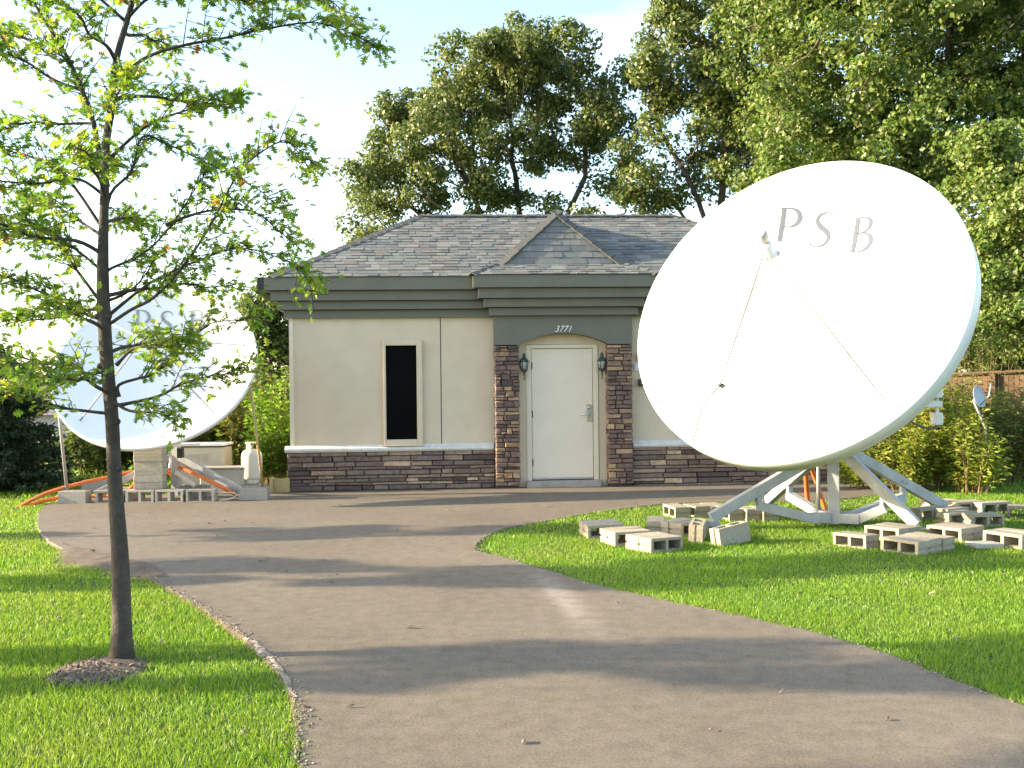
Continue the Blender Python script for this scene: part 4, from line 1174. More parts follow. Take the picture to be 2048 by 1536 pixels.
SOLID = cap_mesh(0.405, 0.20, 0.095, 'cmu_grey'); SLAB = cap_mesh(0.29, 0.19, 0.05, 'cmu_grey'); FULL = cap_mesh(0.39, 0.19, 0.185, 'cmu_grey')
def block(x, y, rot, label, me=None, z=0.0, up=False, tilt=(0, 0), group='concrete blocks around the large dish', name='concrete_block'):
    o = bpy.data.objects.new(name, me or CMU); COL.objects.link(o)
    rx = 90 if up else 0
    o.rotation_mode = 'XYZ'
    m = Matrix.Rotation(R(rot), 4, 'Z') @ Matrix.Rotation(R(tilt[0]), 4, 'X') @ Matrix.Rotation(R(tilt[1]), 4, 'Y') @ Matrix.Rotation(R(rx), 4, 'X')
    if up: m = m @ Matrix.Translation((0, 0.095, -0.07))
    o.matrix_world = Matrix.Translation((x, y, z - 0.005)) @ m
    tag(o, label, 'concrete block', group)
    return o
G1 = 'concrete blocks around the large dish'
for x, y, r_, lab in (
    (1.404, 9.815, 32, 'concrete block nearest the driveway tip, both hollows facing right, front of its pair'),
    (1.300, 9.978, 30, 'concrete block pressed behind the frontmost left block'),
    (1.151, 10.25, 17, 'concrete block in the middle of the left row, one hollow showing'),
    (1.095, 10.435, 16, 'concrete block tucked behind the middle block of the left row'),
    (0.943, 10.77, 10, 'concrete block at the far left end of the left row'),
    (0.910, 10.965, 9, 'rearmost concrete block at the left end of the left row'),
    (1.54, 11.10, 82, 'pale concrete block standing end-on behind the left row'),
    (1.85, 10.83, 35, 'concrete block with a dark hollow just left of the front-left leg foot'),
    (1.738, 10.985, 34, 'concrete block behind the one with the dark hollow near the front-left foot'),
    (1.95, 12.28, -78, 'concrete block with two lit hollows at the driveway end of the back-left row'),
    (2.20, 12.31, -80, 'second concrete block of the back-left row, shaded long end'),
    (2.395, 12.33, -80, 'third concrete block of the back-left row, shaded long end'),
    (2.53, 12.02, -76, 'concrete block with a lit hollow behind the front-left leg'),
    (2.725, 11.98, -78, 'shaded concrete block under the front-left brace, second of its row'),
    (2.918, 11.96, -78, 'shaded concrete block behind the front-left brace, last of its row'),
    (3.29, 9.875, -56, 'single concrete block with two hollows at the left end of the front-right group'),
    (3.746, 10.31, -56, 'concrete block under the front-right leg foot, its hollow half hidden'),
    (3.905, 10.42, -56, 'concrete block right behind the front-right leg foot'),
    (3.62, 9.505, -56, 'frontmost concrete block of the lawn with two dark hollows'),
    (3.778, 9.612, -56, 'middle concrete block of the frontmost row of three'),
    (3.938, 9.72, -55, 'rear concrete block of the frontmost row of three'),
    (4.37, 10.29, -57, 'concrete block with hollows low in the grass behind the frontmost row'),
    (4.53, 10.40, -57, 'concrete block at the rear of the low pair behind the frontmost row'),
    (4.73, 9.84, -56, 'concrete block cut by the right picture edge, two hollows showing'),
    (4.89, 9.95, -56, 'rear concrete block at the right picture edge'),
    (4.76, 11.82, 24, 'concrete block with a tall dark hollow left of the rear-right leg'),
    (5.02, 11.78, 30, 'lit concrete block against the foot of the rear-right leg'),
    (4.92, 11.40, 22, 'yellowish concrete block in front of the rear-right foot'),
    (5.13, 11.22, 8, 'concrete block with two hollows facing the camera, right of the rear-right foot'),
    (5.20, 12.55, 14, 'leftmost concrete block of the farthest row by the bushes'),
    (5.46, 12.40, 18, 'middle concrete block of the farthest row by the bushes'),
    (5.72, 12.28, 12, 'rightmost concrete block of the farthest row by the bushes'),
    (5.92, 11.86, -30, 'upper concrete block at the right edge near the bushes'),
    (6.02, 11.52, -50, 'lower concrete block at the right edge near the bushes'),
):
    block(x, y, r_ + random.uniform(-2, 2), lab, z=-0.008, tilt=(random.uniform(-1.8, 1.8), random.uniform(-1.8, 1.8)))
block(1.86, 10.41, 74, 'concrete block set upright under the front-left leg foot', up=True, tilt=(3, -3))
block(2.15, 10.14, 30, 'tilted upright concrete block with open cells on top, right of the left group', up=True, tilt=(-3, -7))
o = block(4.47, 9.76, 12, 'thin grey concrete slab lying flat in the grass', me=SLAB, name='concrete_slab', tilt=(0, 2)); o['category'] = 'slab'

G2 = 'blocks under the smaller dish'
for x, y, r_, z, me, up, lab in (
    (-6.13, 14.36, -2, 0.0, FULL, False, 'grey concrete block weighting the left stay pole'),
    (-6.50, 16.0, 2, 0.0, FULL, False, 'grey concrete block on the grass behind the left stay pole'),
    (-5.62, 14.38, 1, 0.0, CMU8, False, 'hollow grey block left of the young trunk in the bottom row under the smaller dish'),
    (-5.20, 14.38, 0, 0.0, CMU8, False, 'hollow grey block under the left half of the block pillar'),
    (-4.79, 14.38, -1, 0.0, CMU8, False, 'hollow grey block under the right half of the block pillar'),
    (-4.36, 14.38, 1, 0.0, CMU8, False, 'hollow grey block at the right end of the bottom row'),
    (-4.62, 14.95, 3, 0.0, CMU8, True, 'grey block with open cells upward behind the bottom row'),
    (-3.66, 14.55, 2, 0.0, CMU8, True, 'grey block weighting the right stay pole beside the conduit end'),
    (-5.55, 14.72, 5, 0.0, FULL, False, 'grey block behind the young trunk, partly hidden'),
):
    block(x, y, r_, lab, me=me, z=z, up=up, group=G2)
names = ['lowest', 'second', 'third', 'fourth', 'fifth', 'top']
for i in range(6):
    block(-5.11 + random.uniform(-.008, .008), 14.48 + random.uniform(-.008, .008), random.uniform(-1.5, 1.5), names[i] + ' solid grey block of the pillar under the smaller dish' if i in (0, 5) else names[i] + ' solid grey block from the bottom of the pillar', me=SOLID, z=0.19 + i * 0.0965, group='solid blocks of the pillar', name='solid_block')

# ------------------------------------------------------------------ cabinet, utility box, gas cylinder, lumber
e = empty('air_conditioner', (-4.85, 16.0, 0.0)); tag(e, 'beige louvred cabinet behind the smaller dish', 'cabinet')
mb = MB(); mb.bevbox((-0.40, -0.22, 0.36), (0.40, 0.28, 0.68), 0.012); body = mb.build('cabinet', 'beige', e)
mb = MB(); mb.bevbox((-0.42, -0.24, 0.70), (0.42, 0.30, 0.735), 0.006); mb.build('lid', 'white_trim', e)
mb = MB(); mb.box((-0.40, -0.215, 0.68), (0.40, 0.275, 0.702)); mb.build('seam', 'black', e)
for k in range(4):
    mb = MB()
    for j in range(5): mb.box((-0.27 + k * 0.115, -0.232, 0.45 + j * 0.028), (-0.27 + k * 0.115 + 0.075, -0.2195, 0.45 + j * 0.028 + 0.016))
    mb.build('louvre', 'galv', body)
mb = MB(); mb.box((-0.36, -0.18, 0.02), (0.36, 0.24, 0.359)); mb.build('plinth', 'cmu_grey', e)
e = empty('utility_box', (-4.33, 15.42, 0.0)); tag(e, 'low weathered utility box beside the gas cylinder', 'box')
mb = MB(); mb.bevbox((-0.33, -0.14, 0.02), (0.33, 0.16, 0.38), 0.01); mb.build('body', 'beige', e)
mb = MB(); mb.bevbox((-0.345, -0.155, 0.382), (0.345, 0.175, 0.412), 0.008); mb.build('lid', 'cmu_grey', e)
e = empty('gas_cylinder', (-3.915, 15.4, 0.0)); tag(e, 'cream propane gas cylinder by the building corner', 'gas cylinder')
mb = MB(); mb.lathe([(0.10, 0.20), (0.148, 0.235), (0.152, 0.27), (0.152, 0.56), (0.148, 0.60), (0.12, 0.645), (0.07, 0.668), (0.03, 0.672)], (0, 0, 0), sides=28); mb.build('tank', 'tank', e)
mb = MB(); mb.lathe([(0.11, 0.155), (0.115, 0.158), (0.115, 0.215), (0.105, 0.22)], (0, 0, 0), sides=24); mb.build('foot_ring', 'tank', e)
mb = MB()
for a in (20, 130, 250): mb.beam((0.085 * math.cos(R(a)), 0.085 * math.sin(R(a)), 0.65), (0.085 * math.cos(R(a)), 0.085 * math.sin(R(a)), 0.755), 0.07, 0.008, (math.cos(R(a)), math.sin(R(a)), 0))
mb.lathe([(0.080, 0.748), (0.092, 0.752), (0.092, 0.770), (0.080, 0.774)], (0, 0, 0), sides=24); mb.build('collar', 'tank', e)
mb = MB(); mb.lathe([(0.022, 0.67), (0.022, 0.71), (0.03, 0.715), (0.03, 0.735), (0.012, 0.738)], (0, 0, 0), sides=12); mb.build('valve', 'steel', e)
block(-3.915, 15.4, 10, 'grey block that the gas cylinder stands on', me=cap_mesh(0.39, 0.30, 0.155, 'cmu_grey'), group=G2)
mb = MB((-3.50, 15.42, 0)); mb.bevbox((-3.64, 15.33, 0.005), (-3.595, 15.50, 0.235), 0.005)
e = empty('lumber_frame', (-3.50, 15.42, 0)); tag(e, 'short yellow boards leaning between gas cylinder and building corner', 'boards')
mb.build('board', 'lumber', e)
mb = MB((-3.50, 15.42, 0)); mb.bevbox((-3.592, 15.42, 0.005), (-3.36, 15.465, 0.22), 0.005); mb.build('board', 'lumber', e)

# orange conduits
for pts, r_, lab in (
    ([(-6.85, 14.15, -0.04), (-6.66, 14.22, 0.07), (-6.45, 14.3, 0.17), (-6.07, 14.45, 0.275), (-5.77, 14.62, 0.335), (-5.43, 14.80, 0.40), (-5.1, 14.95, 0.42), (-4.95, 15.0, 0.30)], 0.026, 'orange conduit arching from the lawn to behind the block pillar'),
    ([(-6.76, 14.13, -0.04), (-6.6, 14.3, 0.03), (-6.39, 14.52, 0.07), (-6.15, 14.62, 0.075), (-5.91, 14.63, 0.07), (-5.66, 14.58, 0.09), (-5.50, 14.53, 0.13), (-5.385, 14.55, 0.22), (-5.36, 14.68, 0.33), (-5.35, 14.85, 0.38)], 0.024, 'orange conduit looping low behind the left weight block and up the pillar'),
    ([(-4.78, 14.70, 0.47), (-4.55, 14.62, 0.385), (-4.25, 14.56, 0.245), (-4.05, 14.53, 0.15), (-3.93, 14.50, 0.09)], 0.026, 'orange conduit slung under the right leg of the smaller dish'),
    ([(3.50, 12.3, 0.62), (3.58, 12.55, 0.48), (3.66, 12.8, 0.25), (3.70, 12.9, 0.05), (3.71, 12.95, -0.05)], 0.030, 'orange conduit dropping to the lawn behind the large dish stand, left one'),
    ([(3.53, 12.2, 0.60), (3.62, 12.35, 0.46), (3.70, 12.4, 0.25), (3.765, 12.42, 0.06), (3.78, 12.44, -0.05)], 0.026, 'orange conduit dropping to the lawn behind the large dish stand, darker right one'),
):
    mb = MB(pts[0]); path = smooth_path(pts, 10)
    # ribbed wall
    fine = smooth_path(path, 2); rad = [r_ * (1 + 0.06 * (i % 2)) for i in range(len(fine))]
    mb.tube(fine, rad, 10); o = mb.build('orange_conduit', 'orange'); o.location = pts[0]
    tag(o, lab, 'conduit', 'orange cable conduits')
pts = [(-4.10, 14.32, 0.02), (-3.98, 14.42, 0.03), (-3.90, 14.46, 0.08), (-3.95, 14.40, 0.12), (-4.12, 14.36, 0.12)]
mb = MB(pts[0]); mb.tube(smooth_path(pts, 8), 0.009, 8); o = mb.build('loose_cable', 'tank'); o.location = pts[0]; tag(o, 'thin pale cable looped on the asphalt at the conduit end', 'cable')

# ------------------------------------------------------------------ small grey dish and fence
e = empty('small_dish', (6.62, 14.42, 0.0)); tag(e, 'small grey satellite dish on a mast among the weeds', 'satellite dish')
dn = Vector((0.60, -0.76, 0.22)).normalized(); cD = Vector((-0.06, 0.0, 1.35))
mb = MB(); mb.lathe([(0.002, -0.026), (0.06, -0.024), (0.11, -0.016), (0.148, -0.004), (0.155, 0.003), (0.155, -0.004), (0.11, -0.026), (0.045, -0.036), (0.002, -0.038)], cD, dn, 28); mb.build('reflector', 'grey_dish', e)
mb = MB(); mb.tube([cD - dn * 0.035, cD - dn * 0.09 + Vector((0, 0, -0.03)), (0.03, 0.01, 0.9), (0.03, 0.01, -0.05)], 0.016, 8); mb.build('mast', 'galv', e)
mb = MB(); mb.tube([cD + dn * 0.01 + Vector((0, 0, -0.13)), cD + dn * 0.12 + Vector((0.02, 0, -0.02)), cD + dn * 0.14 + Vector((0.03, 0, 0.15))], 0.010, 8); mb.build('feed_arm', 'galv', e)

fa, fb = Vector((8.6, 22.0, 0)), Vector((13.5, 19.2, 0))
fd = (fb - fa); flen = fd.length; fd.normalize(); fang = math.atan2(fd.y, fd.x)
fen = empty('wooden_fence', fa, fang); tag(fen, 'brown wooden board fence behind the weeds at the right', 'fence')
k = 0; x = 0.0
while x < flen:
    w = 0.088; zt = 1.64 + 0.03 * x
    mb = MB(); mb.bevbox((x, -0.012, 0.02), (x + w, 0.012, zt + random.uniform(-.008, .008)), 0.003); mb.build('board', 'wood', fen)
    x += w + random.uniform(0.006, 0.012)
for x in np.arange(0.4, flen, 1.15):
    zt = 1.64 + 0.03 * x
    mb = MB(); mb.bevbox((x - 0.05, -0.11, 0.0), (x + 0.05, -0.014, zt + 0.005), 0.005); mb.build('post', 'wood', fen)
mb = MB(); mb.beam((0, -0.03, 1.69), (flen, -0.03, 1.69 + 0.03 * flen), 0.16, 0.045); mb.build('top_rail', 'wood', fen)
mb = MB(); mb.beam((0, -0.035, 0.4), (flen, -0.035, 0.45), 0.04, 0.09); mb.build('rail', 'wood', fen)

# ------------------------------------------------------------------ far house at the left
hx, hy, hz = -26.5, 56.0, -3.2
e = empty('house', (hx, hy, hz), R(-6)); tag(e, 'grey sided house far off behind the spruces', 'house')
mb = MB(); mb.box((-4.5, -3.5, 0), (4.5, 3.5, 3.6)); mb.build('wall', 'siding', e)
mb = MB(); mb.add([(-4.9, -3.9, 3.5), (4.9, -3.9, 3.5), (4.9, 3.9, 3.5), (-4.9, 3.9, 3.5), (-3.4, 0, 5.6), (3.4, 0, 5.6)], [(0, 1, 5, 4), (1, 2, 5), (2, 3, 4, 5), (3, 0, 4), (3, 2, 1, 0)]); mb.build('roof', 'far_roof', e)
for x in (-2.6, 0.3, 1.95, 3.3):
    mb = MB(); mb.box((x - 0.55, -3.56, 1.1), (x + 0.55, -3.5, 2.7)); f_ = mb.build('window', 'white_trim', e)
    mb = MB(); mb.box((x - 0.43, -3.60, 1.22), (x + 0.43, -3.56, 2.58)); mb.build('pane', 'window_glass', f_)

# ------------------------------------------------------------------ trees
def leaf_cloud(name, C_, D, size, material, parent, wid=0.55, upbias=0.5, kind=None, up=None):
    """rhombic folded leaves at C_ pointing along D"""
    k = len(C_)
    D = D / (np.linalg.norm(D, axis=1, keepdims=True) + 1e-9)
    if up is None: up = rng.normal(0, 1, (k, 3)) + np.array([0, 0, upbias])
    S = np.cross(D, up); S /= np.linalg.norm(S, axis=1, keepdims=True) + 1e-9
    Nn_ = np.cross(S, D)
    s = (size * rng.uniform(0.65, 1.3, k))[:, None]
    fold = rng.uniform(0.05, 0.25, (k, 1))
    V = np.stack([C_, C_ + D * s * 0.45 + S * s * wid * 0.5 + Nn_ * s * fold, C_ + D * s - Nn_ * s * 0.12, C_ + D * s * 0.45 - S * s * wid * 0.5 + Nn_ * s * fold], 1).reshape(-1, 3)
    o = np.arange(k)[:, None] * 4
    F = np.concatenate([o + np.array([[0, 1, 2]]), o + np.array([[0, 2, 3]])], 0)
    ob = link(name, nmesh(name, V, F), material, parent)
    if kind: ob['kind'] = kind
    return ob

def colonise(chains, att, step, infl, kill, iters=140):
    """space colonisation: chains are starting polylines [(points, parent index or -1)]"""
    nodes = []; par = []
    for pts in chains:
        p = smooth_path(pts, 5); prev = -1
        if len(nodes):
            d0 = [(Vector(q) - p[0]).length for q in nodes]; prev = int(np.argmin(d0)); p = p[1:]
        for v in p:
            nodes.append(tuple(v)); par.append(prev); prev = len(nodes) - 1
    nodes = np.array(nodes); par = list(par); alive = np.ones(len(att), bool)
    best = np.full(len(att), 1e9); near = np.zeros(len(att), int)
    start = 0
    for it in range(iters):
        new = nodes[start:]
        if len(new):
            d = np.linalg.norm(att[:, None] - new[None], axis=2); j = d.argmin(1); dm = d[np.arange(len(att)), j]
            up = dm < best; best[up] = dm[up]; near[up] = j[up] + start
            alive &= best > kill
        act = alive & (best < infl)
        if not act.any():
            if it > 3: break
            act = alive & (best < infl * 3)
            if not act.any(): break
        idx = np.unique(near[act]); start = len(nodes); add = []
        for i in idx:
            m = act & (near == i)
            dirs = att[m] - nodes[i]; dirs /= np.linalg.norm(dirs, axis=1, keepdims=True)
            v = dirs.mean(0) + rng.normal(0, 0.18, 3) + np.array([0, 0, -0.03]); v /= np.linalg.norm(v) + 1e-9
            add.append(nodes[i] + v * step); par.append(int(i))
        nodes = np.concatenate([nodes, np.array(add)])
        if len(nodes) > 2600: break
    return nodes, np.array(par)

def radii(nodes, par, tip, expn=2.35):
    r = np.zeros(len(nodes)); ch = np.zeros(len(nodes), int)
    acc = np.zeros(len(nodes))
    for i in range(len(nodes) - 1, -1, -1):
        r[i] = acc[i] ** (1 / expn) if acc[i] > 0 else tip
        if par[i] >= 0: acc[par[i]] += r[i] ** expn; ch[par[i]] += 1
    return r, ch

def limbs_mesh(name, nodes, par, r, sides, material, parent):
    m = par >= 0
    a = nodes[par[m]]; b = nodes[m]; ra = np.minimum(r[par[m]], r[m] * 1.5); rb = r[m]
    d = b - a; L_ = np.linalg.norm(d, axis=1, keepdims=True); d = d / (L_ + 1e-9)
    ref = np.where(np.abs(d[:, 2:3]) > 0.9, np.array([[1., 0, 0]]), np.array([[0, 0, 1.]]))
    s = np.cross(d, ref); s /= np.linalg.norm(s, axis=1, keepdims=True); u = np.cross(d, s)
    b = b + d * rb[:, None] * 0.4
    ang = np.arange(sides) * 2 * np.pi / sides
    ring = lambda p, rr: p[:, None] + (s[:, None] * np.cos(ang)[None, :, None] + u[:, None] * np.sin(ang)[None, :, None]) * rr[:, None, None]
    V = np.concatenate([ring(a, ra), ring(b, rb)], 1).reshape(-1, 3)
    k = len(a); base = (np.arange(k) * 2 * sides)[:, None]
    i = np.arange(sides); j = (i + 1) % sides
    F = np.stack([base + i, base + j, base + sides + j, base + sides + i], -1).reshape(-1, 4)
    return link(name, nmesh(name, V, F, True), material, parent)

def oak(loc, chains, lobes, natt, step, label, leaf_mat, leaves, leaf_size, clump=0.5, dy=0.8, tip=0.014, name='oak_tree', infl=None, group='trees behind the building', bark='bark', minr=0.045, puff=0.42):
    """lobes: (x, y, z, radius) in world; loc: base"""
    loc = np.array(loc, float)
    e = empty(name, loc); tag(e, label, 'tree', group)
    vol = np.array([l[3] ** 2.6 for l in lobes]); pick = rng.choice(len(lobes), natt, p=vol / vol.sum())
    v = rng.normal(0, 1, (natt, 3)); v /= np.linalg.norm(v, axis=1, keepdims=True)
    rr = rng.uniform(0.25, 1.0, (natt, 1)) ** 0.5
    Lb = np.array(lobes)
    att = Lb[pick, :3] + v * rr * Lb[pick, 3:4] * np.array([1, 1.0, 0.92])
    att[:, 1] += rng.normal(0, dy, natt)
    nodes, par = colonise(chains, att, step, infl or step * 7, step * 1.7)
    r, ch = radii(nodes, par, tip)
    limbs_mesh('trunk', nodes - loc, par, r, 6, bark, e)
    term = np.where(r < minr)[0]
    term = term[nodes[term][:, 2] > loc[2] + 1.2]
    wgt = np.where(ch[term] == 0, 6.0, 1.0); wgt /= wgt.sum()
    # foliage gathers in rounded puffs round the twig ends
    per = 110
    npuff = max(8, leaves // per)
    ci = rng.choice(term, npuff, p=wgt)
    pc = nodes[ci] + rng.normal(0, clump, (npuff, 3))
    pr = puff * rng.uniform(0.55, 1.25, npuff)
    li = np.repeat(np.arange(npuff), per)
    dr = rng.normal(0, 1, (len(li), 3)) + np.array([0, 0, 0.35]); dr /= np.linalg.norm(dr, axis=1, keepdims=True)
    C_ = pc[li] + dr * (pr[li] * rng.uniform(0.15, 1.05, len(li)) ** 0.45)[:, None] * np.array([1.1, 1.1, 0.78])
    D = np.cross(dr, rng.normal(0, 1, dr.shape)) + dr * 0.35 + np.array([0, 0, -0.15])
    leaf_cloud('crown', C_ - loc, D, leaf_size, leaf_mat, e, 0.8, 0.6, 'stuff', up=dr + rng.normal(0, 0.45, dr.shape) + np.array([0, 0, 0.25]))
    return e

oak((-0.1, 30, 0), [[(-0.1, 30, 0), (-0.1, 30, 2.0), (0.0, 30, 3.6)], [(0.0, 30, 3.6), (-0.5, 29.8, 5.5), (-1.0, 29.7, 7.0)], [(0, 30, 3.6), (0.3, 30.3, 5.6), (0.2, 30.4, 7.6)], [(0, 30, 3.6), (1.2, 30, 5.6), (2.2, 29.8, 7.6)], [(0, 30, 3.6), (-1.4, 30.3, 5.2), (-2.6, 30.4, 6.6)], [(0, 30, 3.4), (1.8, 30.0, 5.4), (3.4, 30.1, 6.6)]],
    [(0.1, 30.0, 10.9, 1.2), (-1.1, 30.0, 10.4, 1.1), (1.3, 30.0, 10.5, 1.1), (2.4, 30.0, 10.0, 0.9), (-2.1, 30.0, 9.6, 1.1), (-3.0, 30.0, 8.6, 0.9), (-3.9, 30.0, 7.9, 0.6), (-1.2, 30.0, 8.7, 1.0), (0.4, 30.0, 8.9, 0.9), (2.9, 30.0, 9.1, 0.8), (1.7, 30.0, 8.4, 0.7), (-2.6, 30.0, 7.2, 0.8), (-4.2, 30.0, 6.7, 0.6), (-4.0, 30, 8.7, 0.5), (-4.3, 30, 7.5, 0.5), (-3.2, 30, 9.4, 0.55), (-0.7, 30.0, 7.3, 0.7), (2.9, 30.0, 7.4, 0.5), (-4.4, 30.0, 5.9, 0.5), (-3.2, 30, 5.9, 0.5), (1.0, 30, 6.6, 0.45), (-1.8, 30, 6.1, 0.5), (2.2, 30, 6.0, 0.35)],
    1000, 0.28, 'spreading oak with forked limbs and open gaps behind the roof', 'leaf_oak', 60000, 0.115, clump=0.16, dy=0.8, tip=0.017, puff=0.40)
oak((5.9, 28, 0), [[(5.9, 28, 0), (5.8, 28, 3), (5.6, 28, 5.0)], [(5.6, 28, 5.0), (5.0, 27.9, 6.8), (4.0, 27.9, 8.6)], [(5.6, 28, 5.0), (5.9, 28.2, 7.5), (6.0, 28.2, 9.5)], [(5.7, 28, 4.2), (4.6, 28, 6.3), (3.4, 28, 7.3)]],
    [(4.3, 28.0, 11.2, 0.9), (3.9, 28.0, 9.9, 0.8), (3.4, 28.0, 8.2, 0.7), (5.2, 28.0, 9.6, 1.2), (4.0, 28.0, 6.9, 0.8), (5.9, 28.0, 7.9, 1.2), (6.3, 28.0, 11.2, 1.2), (6.8, 28.0, 9.3, 1.2), (5.3, 28.0, 12.8, 1.2), (3.2, 28, 7.0, 0.5)],
    750, 0.30, 'oak with dark leaning limbs between the roof peak and the large dish', 'leaf_oak', 40000, 0.115, clump=0.14, dy=0.8, tip=0.017, puff=0.40)
oak((10.4, 24, 0), [[(10.4, 24, 0), (10.2, 24, 3), (10.0, 24, 5.2)], [(10.0, 24, 5.2), (9.2, 24, 7.0), (8.0, 24, 8.6)], [(10.0, 24, 5.2), (10.3, 24.2, 7.5), (10.4, 24.2, 10)], [(10.0, 24, 5.4), (8.4, 23.8, 6.4), (7.0, 23.8, 7.4)], [(10, 24, 5.2), (11, 24, 7), (12, 24, 9)]],
    [(6.8, 24.0, 9.6, 1.7), (8.6, 24.0, 9.8, 1.8), (10.3, 24.0, 9.5, 1.8), (7.2, 24.0, 7.9, 1.4), (9.1, 24.0, 7.8, 1.5), (10.9, 24.0, 8.1, 1.7), (6.3, 24.0, 6.7, 0.9), (8.0, 24.0, 6.5, 0.9), (12.0, 24.0, 9.0, 1.8), (9.7, 24.0, 6.6, 0.9), (6.8, 24.0, 11.7, 1.8), (9.2, 24.0, 11.9, 2.0), (11.5, 24.0, 11.6, 2.0)],
    1500, 0.34, 'biggest oak with a dense sunlit crown above the large dish', 'leaf_oak_bright', 115000, 0.115, clump=0.2, dy=1.2, puff=0.46)
oak((10.9, 20, 0), [[(10.9, 20, 0), (10.6, 20, 2), (10.2, 20, 3.8), (9.9, 20, 5.2)]],
    [(9.4, 20.0, 5.8, 0.9), (9.1, 20.0, 4.6, 0.8), (9.9, 20.0, 4.9, 0.9), (9.4, 20.0, 3.5, 0.8), (9.1, 20.0, 2.9, 0.6), (10.1, 20.0, 3.3, 0.9), (10.7, 20.0, 2.6, 0.8), (11, 20, 4.5, 1.0)],
    500, 0.26, 'loose leafy oak hanging over the wooden fence', 'leaf_oak_bright', 40000, 0.095, clump=0.15, dy=0.6, puff=0.33)
oak((14.0, 36, 0), [[(14, 36, 0), (13.8, 36, 2.5), (13.5, 36, 5)]],
    [(10.2, 36.0, 8.0, 2.1), (13.7, 36.0, 7.0, 2.3), (16.3, 36.0, 4.4, 2.3), (18.6, 36.0, 6.1, 2.3), (14.5, 36.0, 3.0, 1.8), (11.9, 36.0, 4.4, 2.1), (8.4, 36.0, 6.6, 1.4), (9.0, 36, 3.5, 1.6), (17.4, 36, 2.6, 2.0), (19.5, 36, 3.0, 2.0)],
    850, 0.5, 'broad shaded oak farthest back behind the large dish', 'leaf_oak', 40000, 0.22, clump=0.3, dy=1.2, puff=0.85)
oak((-5.2, 22, -0.3), [[(-5.2, 22, -0.3), (-5.2, 22, 1.0), (-5.2, 22, 2.0)]],
    [(-5.4, 22.0, 3.0, 0.55), (-5.1, 22.0, 3.5, 0.5), (-4.9, 22.0, 2.5, 0.6), (-5.6, 22.0, 2.2, 0.55), (-5.1, 22.0, 1.6, 0.6), (-5.9, 22.0, 1.4, 0.5), (-4.6, 22, 3.2, 0.5)],
    260, 0.2, 'small oak filling the gap between the smaller dish and the building', 'leaf_shrub', 11000, 0.10, clump=0.1, dy=0.35, minr=0.06, puff=0.28)
for x, y, z0, h, rr, lab in ((-39.5, 80, -3.2, 7.6, 3.6, 'distant dark tree at the left picture edge beyond the house'), (-34.5, 84, -3.2, 7.0, 3.3, 'distant dark tree left of the smaller dish beyond the house'), (-46, 78, -3.2, 8.5, 4.0, 'tallest distant tree out past the left edge beyond the house')):
    oak((x, y, z0), [[(x, y, z0), (x, y, z0 + 1.5), (x, y, z0 + h * 0.5)]], [(x, y, z0 + h * 0.72, rr * 0.7), (x - rr * .5, y, z0 + h * 0.5, rr * .6), (x + rr * .5, y, z0 + h * 0.55, rr * .6), (x, y, z0 + h * 0.4, rr * .6)],
        200, 0.6, lab, 'leaf_far', 8000, 0.42, clump=0.3, dy=0.5, minr=0.2, tip=0.03, puff=0.9, group='distant trees beyond the house')

# shrubs and weeds: several stems fanning from the base, leaves along them
def shrub(loc, h, rad, stems, per, leaf, wid, mat, label, cat='shrub', name='shrub', group=None, droop=0.25):
    loc = np.array(loc, float); e = empty(name, loc); tag(e, label, cat, group)
    Cs = []; Ds = []
    mb = MB()
    for i in range(stems):
        a = random.uniform(0, 6.283); r0 = rad * 0.45 * random.random() ** 0.5; r1 = rad * random.uniform(0.35, 1.0)
        hh = h * random.uniform(0.5, 1.16) * (1 - 0.25 * (r1 / rad) ** 2)
        b = np.array([r0 * math.cos(a), r0 * math.sin(a), -0.02]); t = np.array([r1 * math.cos(a), r1 * math.sin(a), hh])
        m_ = (b + t) / 2 + np.array([0, 0, hh * 0.12]) + rng.normal(0, 0.03, 3)
        mb.tube([b, b * .5 + m_ * .5, m_, m_ * .5 + t * .5, t], [0.008, 0.007, 0.006, 0.004, 0.002], 4, False)
        ts = rng.uniform(0.12, 1.0, per)[:, None] ** 0.8
        p = b * (1 - ts) ** 2 + 2 * m_ * ts * (1 - ts) + t * ts ** 2
        tw = rng.normal(0, 1, (per, 3)); tw[:, 2] = np.abs(tw[:, 2]) * 0.4 - droop; tw /= np.linalg.norm(tw, axis=1, keepdims=True)
        Cs.append(p + tw * rng.uniform(0, leaf * 1.6, (per, 1))); Ds.append(tw)
    mb.build('stems', 'stem', e)
    leaf_cloud('foliage', np.concatenate(Cs), np.concatenate(Ds), leaf, mat, e, wid, 0.8, 'stuff')
    return e
WG = 'weeds and shrubs along the right lawn edge'
